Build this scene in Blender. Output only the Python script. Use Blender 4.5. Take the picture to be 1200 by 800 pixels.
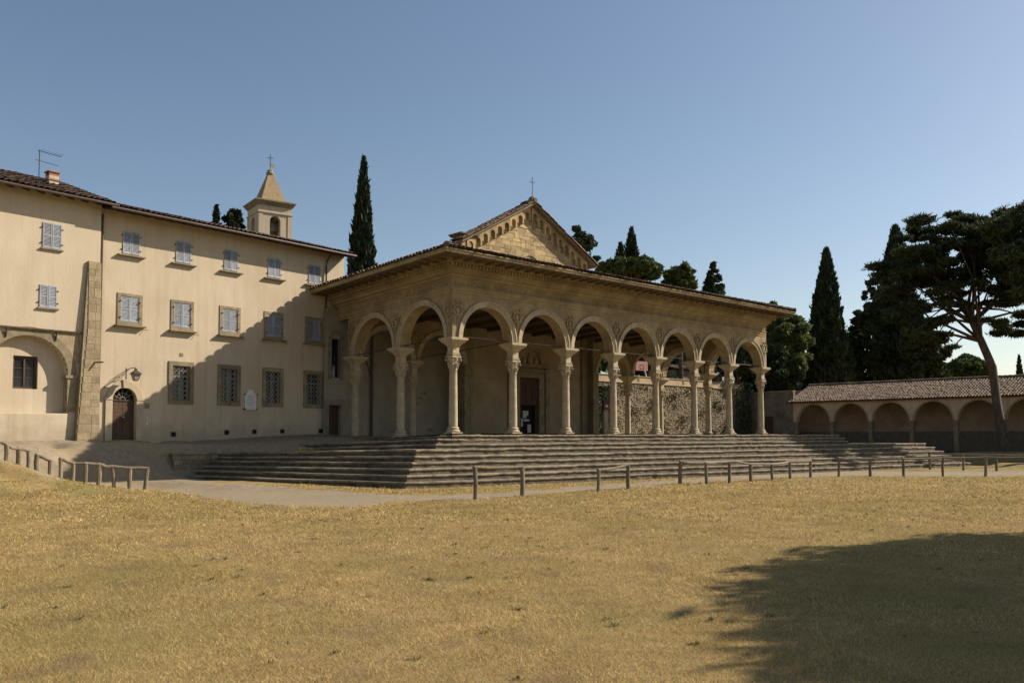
import bpy, bmesh, math, random
import numpy as np
from mathutils import Vector, Matrix
random.seed(7); RNG = np.random.default_rng(11)
for o in list(bpy.data.objects): bpy.data.objects.remove(o)
SC = bpy.context.scene; COL = SC.collection
EYE = 2.0                                   # metres above the lawn
F, PIT, YC = 1015.78, 0.0496, 458.92        # focal length in photo pixels, upward tilt, principal row
# ------------------------------------------------------------------ camera
cd = bpy.data.cameras.new('camera'); cam = bpy.data.objects.new('camera', cd); COL.objects.link(cam)
cd.sensor_width = 36; cd.lens = 36*F/1200; cd.shift_y = (YC-400)/1200; cd.clip_end = 5000; cd.clip_start = .1
cam.location = (0, 0, EYE); cam.rotation_euler = (math.pi/2+PIT, 0, 0)
SC.camera = cam
# ------------------------------------------------------------------ sky, sun, exposure
SUN = Vector((1.41, .49, 1.0)).normalized()
EL = math.asin(SUN.z); AZ = math.atan2(SUN.x, SUN.y)      # azimuth clockwise from +Y
wd = bpy.data.worlds.new('World'); SC.world = wd; wd.use_nodes = True
nt = wd.node_tree; nt.nodes.clear()
sky = nt.nodes.new('ShaderNodeTexSky'); sky.sky_type = 'NISHITA'; sky.sun_disc = False
sky.sun_elevation = EL; sky.sun_rotation = AZ; sky.air_density = 1.0; sky.dust_density = 0.9; sky.ozone_density = 0.5
bg = nt.nodes.new('ShaderNodeBackground'); bg.inputs['Strength'].default_value = .071
wo = nt.nodes.new('ShaderNodeOutputWorld')
nt.links.new(sky.outputs[0], bg.inputs[0]); nt.links.new(bg.outputs[0], wo.inputs[0])
sl = bpy.data.lights.new('sun', 'SUN'); sl.energy = 5.0; sl.angle = math.radians(.53); sl.color = (1, .89, .745)
so = bpy.data.objects.new('sun', sl); COL.objects.link(so)
so.rotation_euler = SUN.to_track_quat('Z', 'Y').to_euler()
SC.view_settings.view_transform = 'Standard'; SC.view_settings.look = 'None'
SC.view_settings.exposure = 0.68; SC.view_settings.gamma = 1

# ------------------------------------------------------------------ photo pixel -> place helpers (z here is relative to the eye)
cP, sP = math.cos(PIT), math.sin(PIT)
def ray(x, y):
    a, b = (x-600)/F, -(y-YC)/F
    return np.array([a, cP-b*sP, sP+b*cP])
def ond(x, y, D):
    d = ray(x, y); return d*D/d[1]
def onz(x, y, z):
    d = ray(x, y); return d*z/d[2]
def project(X, Y, Z):
    d = Y*cP+Z*sP; up = -Y*sP+Z*cP
    return 600+F*X/d, YC-F*up/d
TH = .8256; UX = np.array([math.sin(TH), math.cos(TH)]); WX = np.array([-UX[1], UX[0]])
OP = np.array([-2.648, 39.0]); SP, SV, KS = 3.6616, 4.0554, .040
THB = .6984; UB = np.array([math.sin(THB), math.cos(THB)]); VB = np.array([-UB[1], UB[0]])
OB = np.array([-16.926, 38.0])*.98
def loc(P): q = P[:2]-OP; return np.array([q@UX, q@WX, P[2]])
def onv(x, y, v):
    d = ray(x, y); return loc(d*(v+OP@WX)/(d[:2]@WX))
def onu(x, y, u):
    d = ray(x, y); return loc(d*(u+OP@UX)/(d[:2]@UX))

# ------------------------------------------------------------------ materials
def s2l(c): return tuple(((v/255)/12.92 if v/255 <= .04045 else ((v/255+.055)/1.055)**2.4) for v in c)
def mat(name, ca, cb, scale=3.0, rough=.85, bump=.15, bscale=None, island=0.0, cc=None, cscale=.35, cfac=.5, spec=.25, detail=6, zband=None, stretch=None):
    m = bpy.data.materials.new(name); m.use_nodes = True; n = m.node_tree.nodes; L = m.node_tree.links
    b = n['Principled BSDF']; b.inputs['Roughness'].default_value = rough
    b.inputs['Specular IOR Level'].default_value = spec
    tc = n.new('ShaderNodeTexCoord'); co = tc.outputs['Object']
    if stretch:
        mp = n.new('ShaderNodeMapping'); mp.inputs['Scale'].default_value = stretch
        L.new(co, mp.inputs[0]); co = mp.outputs[0]
    t = n.new('ShaderNodeTexNoise'); t.inputs['Scale'].default_value = scale; t.inputs['Detail'].default_value = detail; t.inputs['Roughness'].default_value = .62
    L.new(co, t.inputs['Vector'])
    r = n.new('ShaderNodeValToRGB'); r.color_ramp.elements[0].position = .32; r.color_ramp.elements[1].position = .68
    r.color_ramp.elements[0].color = (*ca, 1); r.color_ramp.elements[1].color = (*cb, 1)
    L.new(t.outputs['Fac'], r.inputs[0]); out = r.outputs[0]
    if cc:
        t2 = n.new('ShaderNodeTexNoise'); t2.inputs['Scale'].default_value = cscale; t2.inputs['Detail'].default_value = 5
        L.new(co, t2.inputs['Vector'])
        r2 = n.new('ShaderNodeValToRGB'); r2.color_ramp.elements[0].position = .45; r2.color_ramp.elements[1].position = .7
        r2.color_ramp.elements[0].color = (0, 0, 0, 1); r2.color_ramp.elements[1].color = (cfac, cfac, cfac, 1)
        L.new(t2.outputs['Fac'], r2.inputs[0])
        mx = n.new('ShaderNodeMixRGB'); L.new(r2.outputs[0], mx.inputs[0]); L.new(out, mx.inputs[1]); mx.inputs[2].default_value = (*cc, 1)
        out = mx.outputs[0]
    if island:
        g = n.new('ShaderNodeNewGeometry'); ma = n.new('ShaderNodeMapRange')
        ma.inputs['To Min'].default_value = 1-island; ma.inputs['To Max'].default_value = 1+island
        L.new(g.outputs['Random Per Island'], ma.inputs[0])
        mm = n.new('ShaderNodeMixRGB'); mm.blend_type = 'MULTIPLY'; mm.inputs[0].default_value = 1
        L.new(out, mm.inputs[1]); L.new(ma.outputs[0], mm.inputs[2]); out = mm.outputs[0]
    L.new(out, b.inputs['Base Color'])
    if bump:
        t3 = n.new('ShaderNodeTexNoise'); t3.inputs['Scale'].default_value = bscale or scale*4; t3.inputs['Detail'].default_value = 5
        L.new(co, t3.inputs['Vector'])
        bp = n.new('ShaderNodeBump'); bp.inputs['Strength'].default_value = bump; bp.inputs['Distance'].default_value = .05
        L.new(t3.outputs['Fac'], bp.inputs['Height']); L.new(bp.outputs[0], b.inputs['Normal'])
    return m
M = {}
M['stucco'] = mat('cream_stucco', (.43, .357, .252), (.505, .423, .308), 1.2, .9, .12, 14, cc=(.40, .315, .20), cscale=.5, cfac=.55, stretch=(1, 1, .45))
M['stucco2'] = mat('pale_stucco', (.445, .372, .268), (.51, .432, .322), 1.0, .9, .12, 14, cc=(.43, .35, .235), cscale=.45, cfac=.5, stretch=(1, 1, .5))
M['pietra'] = mat('grey_sandstone', (.19, .15, .09), (.30, .245, .155), 4, .85, .25, 18, cc=(.13, .11, .075), cscale=1.2, cfac=.6)
M['carved'] = mat('carved_sandstone', (.235, .178, .094), (.37, .285, .16), 2.2, .85, .35, 9, cc=(.17, .125, .065), cscale=.8, cfac=.7)
M['colstone'] = mat('column_stone', (.34, .275, .175), (.46, .385, .265), 5, .8, .2, 25, cc=(.24, .195, .125), cscale=2, cfac=.5)
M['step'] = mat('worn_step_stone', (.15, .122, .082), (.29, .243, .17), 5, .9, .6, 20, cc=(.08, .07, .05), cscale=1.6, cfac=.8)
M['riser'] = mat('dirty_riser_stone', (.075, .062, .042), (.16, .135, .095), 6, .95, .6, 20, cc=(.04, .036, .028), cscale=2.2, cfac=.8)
M['gable'] = mat('golden_masonry', (.34, .25, .12), (.50, .38, .20), 3, .9, .4, 14, island=.28, cc=(.20, .14, .08), cscale=1.5, cfac=.6)
M['block'] = mat('buttress_block', (.26, .20, .12), (.36, .29, .18), 5, .9, .4, 20, cc=(.19, .15, .09), cscale=2, cfac=.5)
M['tile'] = mat('old_roof_tile', (.10, .062, .042), (.21, .135, .09), 6, .9, .2, 30, island=.5, cc=(.055, .05, .042), cscale=.8, cfac=.7)
M['tile_red'] = mat('clay_roof_tile', (.135, .095, .065), (.235, .17, .12), 6, .9, .2, 30, island=.4, cc=(.12, .09, .065), cscale=.5, cfac=.7)
M['tilebed'] = mat('roof_bed', (.06, .042, .03), (.10, .07, .05), 6, .95, .2)
M['wood'] = mat('dark_timber', (.055, .038, .024), (.11, .078, .05), 5, .8, .3, 20, stretch=(1, 1, .2))
M['ceil'] = mat('ceiling_timber', (.085, .058, .032), (.15, .105, .06), 4, .8, .3, 15)
M['door'] = mat('brown_door_wood', (.060, .034, .020), (.095, .055, .032), 6, .65, .2, 25, stretch=(1, 1, .25))
M['church_door'] = mat('church_door_wood', (.055, .026, .018), (.09, .045, .03), 6, .7, .2)
M['shutter'] = mat('grey_blue_shutter_paint', (.27, .29, .32), (.36, .38, .41), 6, .6, .08)
M['glass'] = mat('dark_pane', (.010, .012, .016), (.02, .022, .028), 2, .12, 0, spec=.5)
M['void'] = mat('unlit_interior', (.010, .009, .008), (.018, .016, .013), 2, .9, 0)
M['iron'] = mat('wrought_iron', (.03, .028, .026), (.055, .05, .045), 8, .6, .1)
M['grille'] = mat('pale_grille_iron', (.22, .20, .17), (.32, .29, .24), 8, .6, .1)
M['pipe'] = mat('copper_pipe', (.05, .034, .026), (.085, .06, .045), 5, .5, .05)
M['marble'] = mat('white_marble', (.55, .54, .52), (.68, .67, .65), 3, .5, .03)
M['paper'] = mat('notice_paper', (.45, .44, .42), (.6, .59, .57), 3, .9, 0)
M['brick'] = mat('red_brick', (.25, .12, .075), (.34, .18, .12), 9, .9, .3, 30)
M['bronze'] = mat('bell_bronze', (.075, .075, .055), (.13, .135, .10), 5, .5, .1)
M['post'] = mat('weathered_post', (.16, .125, .085), (.27, .22, .155), 9, .9, .4, 30, stretch=(1, 1, .15))
M['bark'] = mat('bark', (.055, .042, .032), (.13, .10, .075), 5, .95, .8, 9, stretch=(1, 1, .35))
M['rubble'] = mat('rubble_stone', (.16, .128, .082), (.265, .215, .145), 3, .95, .5, 12, island=.32, cc=(.13, .11, .06), cscale=.7, cfac=.7)
M['rubblebed'] = mat('rubble_mortar', (.14, .112, .07), (.21, .17, .11), 4, .95, .5, 12)
M['parapet'] = mat('parapet_brickwork', (.34, .25, .155), (.44, .34, .22), 4, .9, .4, 16, cc=(.22, .17, .11), cscale=1, cfac=.5)
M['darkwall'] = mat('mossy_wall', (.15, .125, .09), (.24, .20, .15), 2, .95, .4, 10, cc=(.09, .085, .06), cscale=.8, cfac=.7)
M['loggia'] = mat('tan_plaster', (.50, .375, .255), (.58, .45, .32), 1.5, .9, .15, 12, cc=(.34, .22, .15), cscale=.6, cfac=.5)
M['dado'] = mat('grey_dado', (.12, .10, .075), (.18, .15, .115), 3, .95, .3)
M['pink'] = mat('faded_pink_board', (.50, .25, .22), (.58, .32, .28), 3, .7, .05)
M['red'] = mat('dark_red_sign', (.085, .03, .028), (.12, .042, .038), 3, .6, .03)
M['white'] = mat('white_paint', (.62, .61, .58), (.72, .71, .68), 4, .6, .05)
M['path'] = mat('gravel', (.20, .16, .108), (.31, .255, .178), 5, .95, .8, 40, cc=(.30, .235, .13), cscale=.45, cfac=.7, detail=10)
M['lawn'] = mat('dry_turf', (.20, .145, .064), (.325, .24, .108), 2.2, 1, .5, 40, cc=(.165, .15, .055), cscale=.3, cfac=.75, detail=12, spec=.05)
def weather(m, streak=.35, damp=None, sc=(5, 5, .22), objvar=0):
    n = m.node_tree.nodes; L = m.node_tree.links; b = n['Principled BSDF']; src = b.inputs['Base Color'].links[0].from_socket
    tc = n.new('ShaderNodeTexCoord'); mp = n.new('ShaderNodeMapping'); mp.inputs['Scale'].default_value = sc; L.new(tc.outputs['Object'], mp.inputs[0])
    t = n.new('ShaderNodeTexNoise'); t.inputs['Scale'].default_value = 1; t.inputs['Detail'].default_value = 6; L.new(mp.outputs[0], t.inputs['Vector'])
    mr = n.new('ShaderNodeMapRange'); mr.inputs['From Min'].default_value = .5; mr.inputs['From Max'].default_value = .8; mr.inputs['To Min'].default_value = 0; mr.inputs['To Max'].default_value = streak; L.new(t.outputs['Fac'], mr.inputs[0])
    mx = n.new('ShaderNodeMixRGB'); mx.blend_type = 'MULTIPLY'; L.new(mr.outputs[0], mx.inputs[0]); L.new(src, mx.inputs[1]); mx.inputs[2].default_value = (.52, .47, .40, 1); out = mx.outputs[0]
    if damp is not None:
        sx = n.new('ShaderNodeSeparateXYZ'); L.new(tc.outputs['Object'], sx.inputs[0])
        t2 = n.new('ShaderNodeTexNoise'); t2.inputs['Scale'].default_value = 1.6; t2.inputs['Detail'].default_value = 6; L.new(tc.outputs['Object'], t2.inputs['Vector'])
        ad = n.new('ShaderNodeMath'); ad.operation = 'MULTIPLY_ADD'; L.new(t2.outputs['Fac'], ad.inputs[0]); ad.inputs[1].default_value = -1.9; L.new(sx.outputs['Z'], ad.inputs[2])
        m2 = n.new('ShaderNodeMapRange'); m2.inputs['From Min'].default_value = damp-.95-.35; m2.inputs['From Max'].default_value = damp-.95+.35; m2.inputs['To Min'].default_value = .45; m2.inputs['To Max'].default_value = 0; L.new(ad.outputs[0], m2.inputs[0])
        mx2 = n.new('ShaderNodeMixRGB'); mx2.blend_type = 'MULTIPLY'; L.new(m2.outputs[0], mx2.inputs[0]); L.new(out, mx2.inputs[1]); mx2.inputs[2].default_value = (.6, .56, .5, 1); out = mx2.outputs[0]
    L.new(out, b.inputs['Base Color']); return m
weather(M['stucco'], .30, .35); weather(M['stucco2'], .35, .4); weather(M['colstone'], .5, None, (9, 9, .5)); weather(M['loggia'], .45, None)
def objvar(m, amt):
    n = m.node_tree.nodes; L = m.node_tree.links; b = n['Principled BSDF']; src = b.inputs['Base Color'].links[0].from_socket
    oi = n.new('ShaderNodeObjectInfo'); mr = n.new('ShaderNodeMapRange'); mr.inputs['To Min'].default_value = 1-amt; mr.inputs['To Max'].default_value = 1+amt*.5; L.new(oi.outputs['Random'], mr.inputs[0])
    mx = n.new('ShaderNodeMixRGB'); mx.blend_type = 'MULTIPLY'; mx.inputs[0].default_value = 1; L.new(src, mx.inputs[1]); L.new(mr.outputs[0], mx.inputs[2]); L.new(mx.outputs[0], b.inputs['Base Color'])
objvar(M['shutter'], .25); objvar(M['post'], .3); objvar(M['block'], .18); objvar(M['step'], .15); objvar(M['pietra'], .15)
def leafmat(name, a, b, tr=.12, island=.45):
    m = mat(name, a, b, .8, .75, 0, island=island, spec=.15)
    n = m.node_tree.nodes; L = m.node_tree.links; p = n['Principled BSDF']; src = p.inputs['Base Color'].links[0].from_socket
    if tr:
        t = n.new('ShaderNodeBsdfTranslucent'); L.new(src, t.inputs[0]); mx = n.new('ShaderNodeMixShader'); mx.inputs[0].default_value = tr
        L.new(p.outputs[0], mx.inputs[1]); L.new(t.outputs[0], mx.inputs[2]); L.new(mx.outputs[0], n['Material Output'].inputs[0])
    return m
M['cypress'] = leafmat('cypress_leaf', (.022, .032, .014), (.045, .060, .024), .05)
M['pine'] = leafmat('pine_needle', (.036, .046, .020), (.074, .088, .036), .22)
M['pine_l'] = leafmat('bright_pine_needle', (.06, .085, .025), (.10, .13, .045), .15)
M['leaf'] = leafmat('broad_leaf', (.050, .075, .022), (.10, .125, .042), .25)
M['leaf_l'] = leafmat('light_leaf', (.075, .10, .032), (.14, .165, .06), .35)
M['leaf_d'] = leafmat('dark_leaf', (.030, .045, .018), (.060, .078, .032), .12)
M['ivy'] = leafmat('ivy_leaf', (.045, .06, .03), (.09, .11, .06), .1)
M['grass'] = leafmat('dry_grass', (.38, .275, .108), (.57, .415, .185), .3, .72)
def patches(m, col, sc, fac, p0=.48, p1=.66):
    n = m.node_tree.nodes; L = m.node_tree.links; tc = n.new('ShaderNodeTexCoord')
    t = n.new('ShaderNodeTexNoise'); t.inputs['Scale'].default_value = sc; t.inputs['Detail'].default_value = 7; L.new(tc.outputs['Object'], t.inputs['Vector'])
    mr = n.new('ShaderNodeMapRange'); mr.inputs['From Min'].default_value = p0; mr.inputs['From Max'].default_value = p1; mr.inputs['To Max'].default_value = fac; L.new(t.outputs['Fac'], mr.inputs[0])
    src = n['Principled BSDF'].inputs['Base Color'].links[0].from_socket; tg = [l.to_socket for l in src.links]
    mx = n.new('ShaderNodeMixRGB'); L.new(mr.outputs[0], mx.inputs[0]); L.new(src, mx.inputs[1]); mx.inputs[2].default_value = (*col, 1)
    for q in tg: L.new(mx.outputs[0], q)
patches(M['grass'], (.30, .255, .085), .28, .6); patches(M['grass'], (.27, .185, .10), 1.1, .55, .56, .7)
patches(M['lawn'], (.15, .11, .075), 1.1, .6, .56, .7)
M['lawnweed'] = leafmat('lawn_weed', (.10, .095, .035), (.20, .17, .07), .2, .6)
M['creeper'] = leafmat('dry_creeper', (.075, .065, .03), (.14, .12, .055), .15, .4)
M['weed'] = leafmat('yellow_weed', (.30, .25, .08), (.42, .36, .13), .25)

# ------------------------------------------------------------------ mesh helpers
class MB:
    def __init__(s): s.v = []; s.f = []
    def quad(s, a, b, c, d):
        i = len(s.v); s.v += [tuple(a), tuple(b), tuple(c), tuple(d)]; s.f.append((i, i+1, i+2, i+3)); return s
    def box(s, x0, x1, y0, y1, z0, z1):
        i = len(s.v)
        s.v += [(x, y, z) for z in (z0, z1) for y in (y0, y1) for x in (x0, x1)]
        s.f += [tuple(i+k for k in q) for q in ((0, 2, 3, 1), (4, 5, 7, 6), (0, 1, 5, 4), (2, 6, 7, 3), (0, 4, 6, 2), (1, 3, 7, 5))]; return s
    def poly(s, pts, y0, y1):            # outline in (x,z), pulled from y0 to y1
        n = len(pts); i = len(s.v)
        s.v += [(p[0], y0, p[1]) for p in pts]+[(p[0], y1, p[1]) for p in pts]
        s.f += [tuple(range(i, i+n)), tuple(range(i+2*n-1, i+n-1, -1))]
        s.f += [(i+k, i+n+k, i+n+(k+1) % n, i+(k+1) % n) for k in range(n)]; return s
    def tube(s, pts, r, seg=8, caps=True):
        pts = [Vector(p) for p in pts]; rr = r if isinstance(r, (list, tuple)) else [r]*len(pts); i0 = len(s.v)
        for k, p in enumerate(pts):
            d = (pts[min(k+1, len(pts)-1)]-pts[max(k-1, 0)]).normalized()
            a = d.orthogonal() if abs(d.z) < .99 else Vector((1, 0, 0))
            if k and abs(d.z) < .99: a = la-d*la.dot(d)
            a.normalize(); la = a; b = d.cross(a)
            s.v += [tuple(p+(a*math.cos(2*math.pi*j/seg)+b*math.sin(2*math.pi*j/seg))*rr[k]) for j in range(seg)]
        for k in range(len(pts)-1):
            for j in range(seg):
                a0 = i0+k*seg+j; a1 = i0+k*seg+(j+1) % seg
                s.f.append((a0, a1, a1+seg, a0+seg))
        if caps:
            s.f.append(tuple(range(i0+seg-1, i0-1, -1))); e = i0+(len(pts)-1)*seg; s.f.append(tuple(range(e, e+seg)))
        return s
    def lathe(s, prof, seg=20, c=(0, 0, 0)):
        i0 = len(s.v)
        for r, z in prof:
            s.v += [(c[0]+r*math.cos(2*math.pi*j/seg), c[1]+r*math.sin(2*math.pi*j/seg), c[2]+z) for j in range(seg)]
        for k in range(len(prof)-1):
            for j in range(seg):
                a0 = i0+k*seg+j; a1 = i0+k*seg+(j+1) % seg
                s.f.append((a0, a1, a1+seg, a0+seg))
        s.f.append(tuple(range(i0+seg-1, i0-1, -1))); e = i0+(len(prof)-1)*seg; s.f.append(tuple(range(e, e+seg)))
        return s
    def build(s, name, m, parent=None, smooth=False, bevel=0, kind=None, shear=0):
        vv = [(x, y, z-shear*y) for x, y, z in s.v] if shear else s.v
        me = bpy.data.meshes.new(name); me.from_pydata(vv, [], s.f); me.validate()
        bm = bmesh.new(); bm.from_mesh(me); bmesh.ops.recalc_face_normals(bm, faces=bm.faces); bm.to_mesh(me); bm.free()
        return finish(me, name, m, parent, smooth, bevel, kind)
def finish(me, name, m, parent=None, smooth=False, bevel=0, kind=None):
    me.materials.append(M[m] if isinstance(m, str) else m)
    if smooth: me.polygons.foreach_set('use_smooth', [True]*len(me.polygons))
    o = bpy.data.objects.new(name, me); COL.objects.link(o)
    if parent: o.parent = parent
    if bevel:
        b = o.modifiers.new('bevel', 'BEVEL'); b.width = bevel; b.segments = 2; b.limit_method = 'ANGLE'
    if kind: o['kind'] = kind
    return o
def npmesh(name, V, nper, m, parent=None, kind=None, smooth=False, loops=None, sizes=None):
    V = np.asarray(V, dtype=np.float32).reshape(-1, 3)
    me = bpy.data.meshes.new(name); me.vertices.add(len(V)); me.vertices.foreach_set('co', V.ravel())
    if loops is None:
        nf = len(V)//nper; loops = np.arange(nf*nper, dtype=np.int32); sizes = np.full(nf, nper, dtype=np.int32)
    loops = np.asarray(loops, np.int32).ravel(); sizes = np.asarray(sizes, np.int32)
    me.loops.add(len(loops)); me.loops.foreach_set('vertex_index', loops)
    me.polygons.add(len(sizes)); st = np.concatenate([[0], np.cumsum(sizes)[:-1]]).astype(np.int32)
    me.polygons.foreach_set('loop_start', st); me.polygons.foreach_set('loop_total', sizes)
    me.update(calc_edges=True)
    return finish(me, name, m, parent, smooth, 0, kind)
def thing(name, label, cat, at=(0, 0, 0), rz=0, group=None):
    o = bpy.data.objects.new(name, None); COL.objects.link(o); o.location = at; o.rotation_euler = (0, 0, rz)
    o.empty_display_size = .3; tag(o, label, cat, group); return o
def tag(o, label, cat, group=None):
    o['label'] = label; o['category'] = cat
    if group: o['group'] = group
    return o
def copy_tree(o, parent=None):
    c = o.copy(); COL.objects.link(c); c.parent = parent
    for ch in list(o.children): copy_tree(ch, c)
    return c
def wall_holes(mb, x0, x1, z0, z1, y, depth, holes, back=True):
    """front skin at y, reveals back to y+depth; holes = (x0,x1,z0,z1)"""
    xs = sorted({x0, x1, *[h[0] for h in holes], *[h[1] for h in holes]}); zs = sorted({z0, z1, *[h[2] for h in holes], *[h[3] for h in holes]})
    for a, b in zip(xs, xs[1:]):
        for c, d in zip(zs, zs[1:]):
            mx, mz = (a+b)/2, (c+d)/2
            if any(h[0] < mx < h[1] and h[2] < mz < h[3] for h in holes): continue
            mb.quad((a, y, c), (b, y, c), (b, y, d), (a, y, d))
    for a, b, c, d in holes:
        e = y+depth
        mb.quad((a, y, c), (a, e, c), (b, e, c), (b, y, c)); mb.quad((a, y, d), (b, y, d), (b, e, d), (a, e, d))
        mb.quad((a, y, c), (a, y, d), (a, e, d), (a, e, c)); mb.quad((b, y, c), (b, e, c), (b, e, d), (b, y, d))
    return mb
def arc(cx, cz, r, a0=math.pi, a1=0, n=18): return [(cx+r*math.cos(a0+(a1-a0)*k/n), cz+r*math.sin(a0+(a1-a0)*k/n)) for k in range(n+1)]
def arch_wall(mb, x0, n, sp, zs, r, zt, y0, y1, stilt=.0, x_start=None, x_end=None):
    """wall over an arcade: arches springing at zs, top at zt; drawn bay by bay"""
    for i in range(n):
        a = x0+i*sp; b = a+sp; c = (a+b)/2
        pts = [(a, zt), (a, zs)]+([(c-r, zs)] if c-r > a+.001 else [])+arc(c, zs+stilt, r)+([(c+r, zs)] if b > c+r+.001 else [])+[(b, zs), (b, zt)]
        if stilt == 0: pts = [(a, zt), (a, zs)]+arc(c, zs, r)+[(b, zs), (b, zt)]
        k0 = len(mb.v)
        for p in pts: mb.v.append((p[0], y0, p[1]))
        for p in pts: mb.v.append((p[0], y1, p[1]))
        m = len(pts)
        # faces as strips between the arch line and the top
        def strip(off, flip):
            ar = list(range(1, m-1))
            for j in range(len(ar)-1):
                p, q = pts[ar[j]], pts[ar[j+1]]
                i0 = len(mb.v); yy = y0 if off == 0 else y1
                if abs(p[0]-q[0]) < 1e-6: continue
                mb.v.extend([(p[0], yy, p[1]), (q[0], yy, q[1]), (q[0], yy, zt), (p[0], yy, zt)])
                mb.f.append((i0, i0+1, i0+2, i0+3) if not flip else (i0+3, i0+2, i0+1, i0))
        strip(0, False); strip(1, True)
        for j in range(1, m-2): mb.f.append((k0+j, k0+m+j, k0+m+j+1, k0+j+1))
        mb.f.append((k0, k0+m-1, k0+2*m-1, k0+m))
    return mb
def ring(mb, cx, cz, r0, r1, y0, y1, a0=math.pi, a1=0, n=18):
    o = arc(cx, cz, r1, a0, a1, n); i = arc(cx, cz, r0, a0, a1, n)
    for k in range(n):
        b = len(mb.v)
        for y in (y0, y1): mb.v += [(i[k][0], y, i[k][1]), (i[k+1][0], y, i[k+1][1]), (o[k+1][0], y, o[k+1][1]), (o[k][0], y, o[k][1])]
        mb.f += [(b, b+1, b+2, b+3), (b+7, b+6, b+5, b+4), (b+3, b+2, b+6, b+7), (b+1, b, b+4, b+5)]
        if k == 0: mb.f.append((b, b+3, b+7, b+4))
        if k == n-1: mb.f.append((b+2, b+1, b+5, b+6))
    return mb
def tiles(name, parent, p0, xd, up, L, run, m='tile', sp=.24, step=.40, inside=None, r=.095, jit=.012, shear=0):
    """barrel tiles on a slope: p0 eave corner, xd unit along the eave, up unit vector up the slope"""
    p0, xd, up = map(lambda a: np.array(a, float), (p0, xd, up)); nrm = np.cross(xd, up); nrm /= np.linalg.norm(nrm)
    if nrm[2] < 0: nrm = -nrm
    nx, ny = int(L/sp), int(run/step)
    I, J = np.meshgrid(np.arange(nx)+.5, np.arange(ny), indexing='ij'); I = I.ravel()*sp; J = J.ravel()*step
    if inside is not None:
        k = inside(I, J+.2); I, J = I[k], J[k]
    n = len(I); seg = 4; ang = np.linspace(0, np.pi, seg+1)
    allv = []
    for kind in (0, 1):                                        # cover tiles, then upturned pan tiles between them
        jx = RNG.normal(0, jit, n); jy = RNG.normal(0, jit*1.6, n); jz = RNG.normal(0, jit*.6, n)
        V = np.zeros((n, 2, seg+1, 3))
        for e, (dj, rr, h) in enumerate(((-.06, r*1.08, .055), (step+.02, r*.86, .028))):
            for a in range(seg+1):
                cx = -np.cos(ang[a])*rr; cz = np.sin(ang[a])*rr*.85
                if kind: cz = -cz+.085; hh = h-.06
                else: hh = h
                xo = I+(sp/2 if kind else 0)+jx+cx
                V[:, e, a] = p0+xd*xo[:, None]+up*(J+dj+jy)[:, None]+nrm*(cz+hh+jz)[:, None]
        allv.append(V)
    V = np.concatenate(allv); n = len(V)
    base = (np.arange(n)*2*(seg+1))[:, None]
    q = np.array([[a, a+1, a+1+seg+1, a+seg+1] for a in range(seg)]).reshape(-1)
    loops = (base+q[None]).ravel(); sizes = np.full(n*seg, 4)
    V = V.reshape(-1, 3)
    if shear: V[:, 2] -= shear*V[:, 1]
    return npmesh(name, V, 4, m, parent, 'stuff', False, loops, sizes)

# ------------------------------------------------------------------ ground
GP = []
def gp(P): GP.append((P[0], P[1], P[2]))
for x in range(-40, 61, 8):
    for y in (2, 8, 14, 20): gp((x, y, -2.0))
for x in np.arange(-40, 61, 3.5):
    for y in (22.5, 25): gp((x, y, np.interp(x, (-30, -20, -13), (-1.6 if y > 24 else -1.85, -1.65 if y > 24 else -1.88, -2.0))))
for x in np.arange(-11.5, 1, 2.5): gp((x, 28.5, -2.03)); gp((x, 31.2 if x < -3 else 30, -2.06))
for x in np.arange(9, 60, 4): gp((x, 29, -2.08)); gp((max(x, 16), 37, -2.15))
for x, z in ((-17.3, -1.28), (-18.5, -1.2), (-20, -1.15), (-24, -1.0), (-28, -.9), (-16.2, -1.5), (-15.0, -1.78), (-13.5, -1.97)): gp((x, 28.0, z))
LEFT_POSTS = [[(-6, 537, 519, 29.3), (7.5, 541, 521, 29.6), (21, 546, 526, 29.9), (33, 549.5, 528, 30.2)],
              [(43, 554, 534, 30.4), (58.5, 558, 540, 30.7)],
              [(71, 561, 537.5, 30.9), (85, 565, 543, 31.1), (100, 567.5, 543.5, 31.3), (115.5, 570, 545, 31.5), (133.5, 572, 547, 31.7), (152, 573, 549, 31.9), (170, 574, 549, 32.1)]]
RIGHT_POSTS = [[(557, 585, 548, -2.0), (612, 581, 547, -2.0)], [(701, 576, 551, -2.05), (736, 573, 545, -2.05)],
               [(797, 567, 541, -2.1), (828, 567, 543, -2.12), (855, 566, 541, -2.14), (880, 564, 544, -2.15), (905, 562, 544, -2.15), (926, 561, 541, -2.17), (950, 559, 540, -2.18)],
               [(983, 558, 537, -2.2), (1020, 558, 538, -2.21), (1059, 558, 538, -2.22), (1105, 558, 537, -2.24), (1155, 558, 536, -2.25), (1208, 558, 536, -2.25), (1263, 558, 536, -2.25)]]
BACK_POSTS = [(1090, 550, 531, -2.3), (1129, 551, 532.5, -2.28), (1168, 551.7, 533, -2.25), (1212, 552, 533, -2.22)]
for sec in LEFT_POSTS:
    for x, yb, yt, D in sec: gp(ond(x, yb, D))
for sec in RIGHT_POSTS+[BACK_POSTS]:
    for x, yb, yt, z in sec: gp(onz(x, yb, z))
for t in np.arange(-12, 11, .7):
    z = np.interp(t, (-9, -1, 1.5, 4, 6, 8, 10), (-.25, -.17, -.26, -.22, -.12, -.02, .04))
    for b in (-.15, -.8): P = OB+UB*t+VB*b; gp((P[0], P[1], z-(.12 if b < -.5 else 0)))
    P = OB+UB*t+VB*6; gp((P[0], P[1], z))
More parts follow.
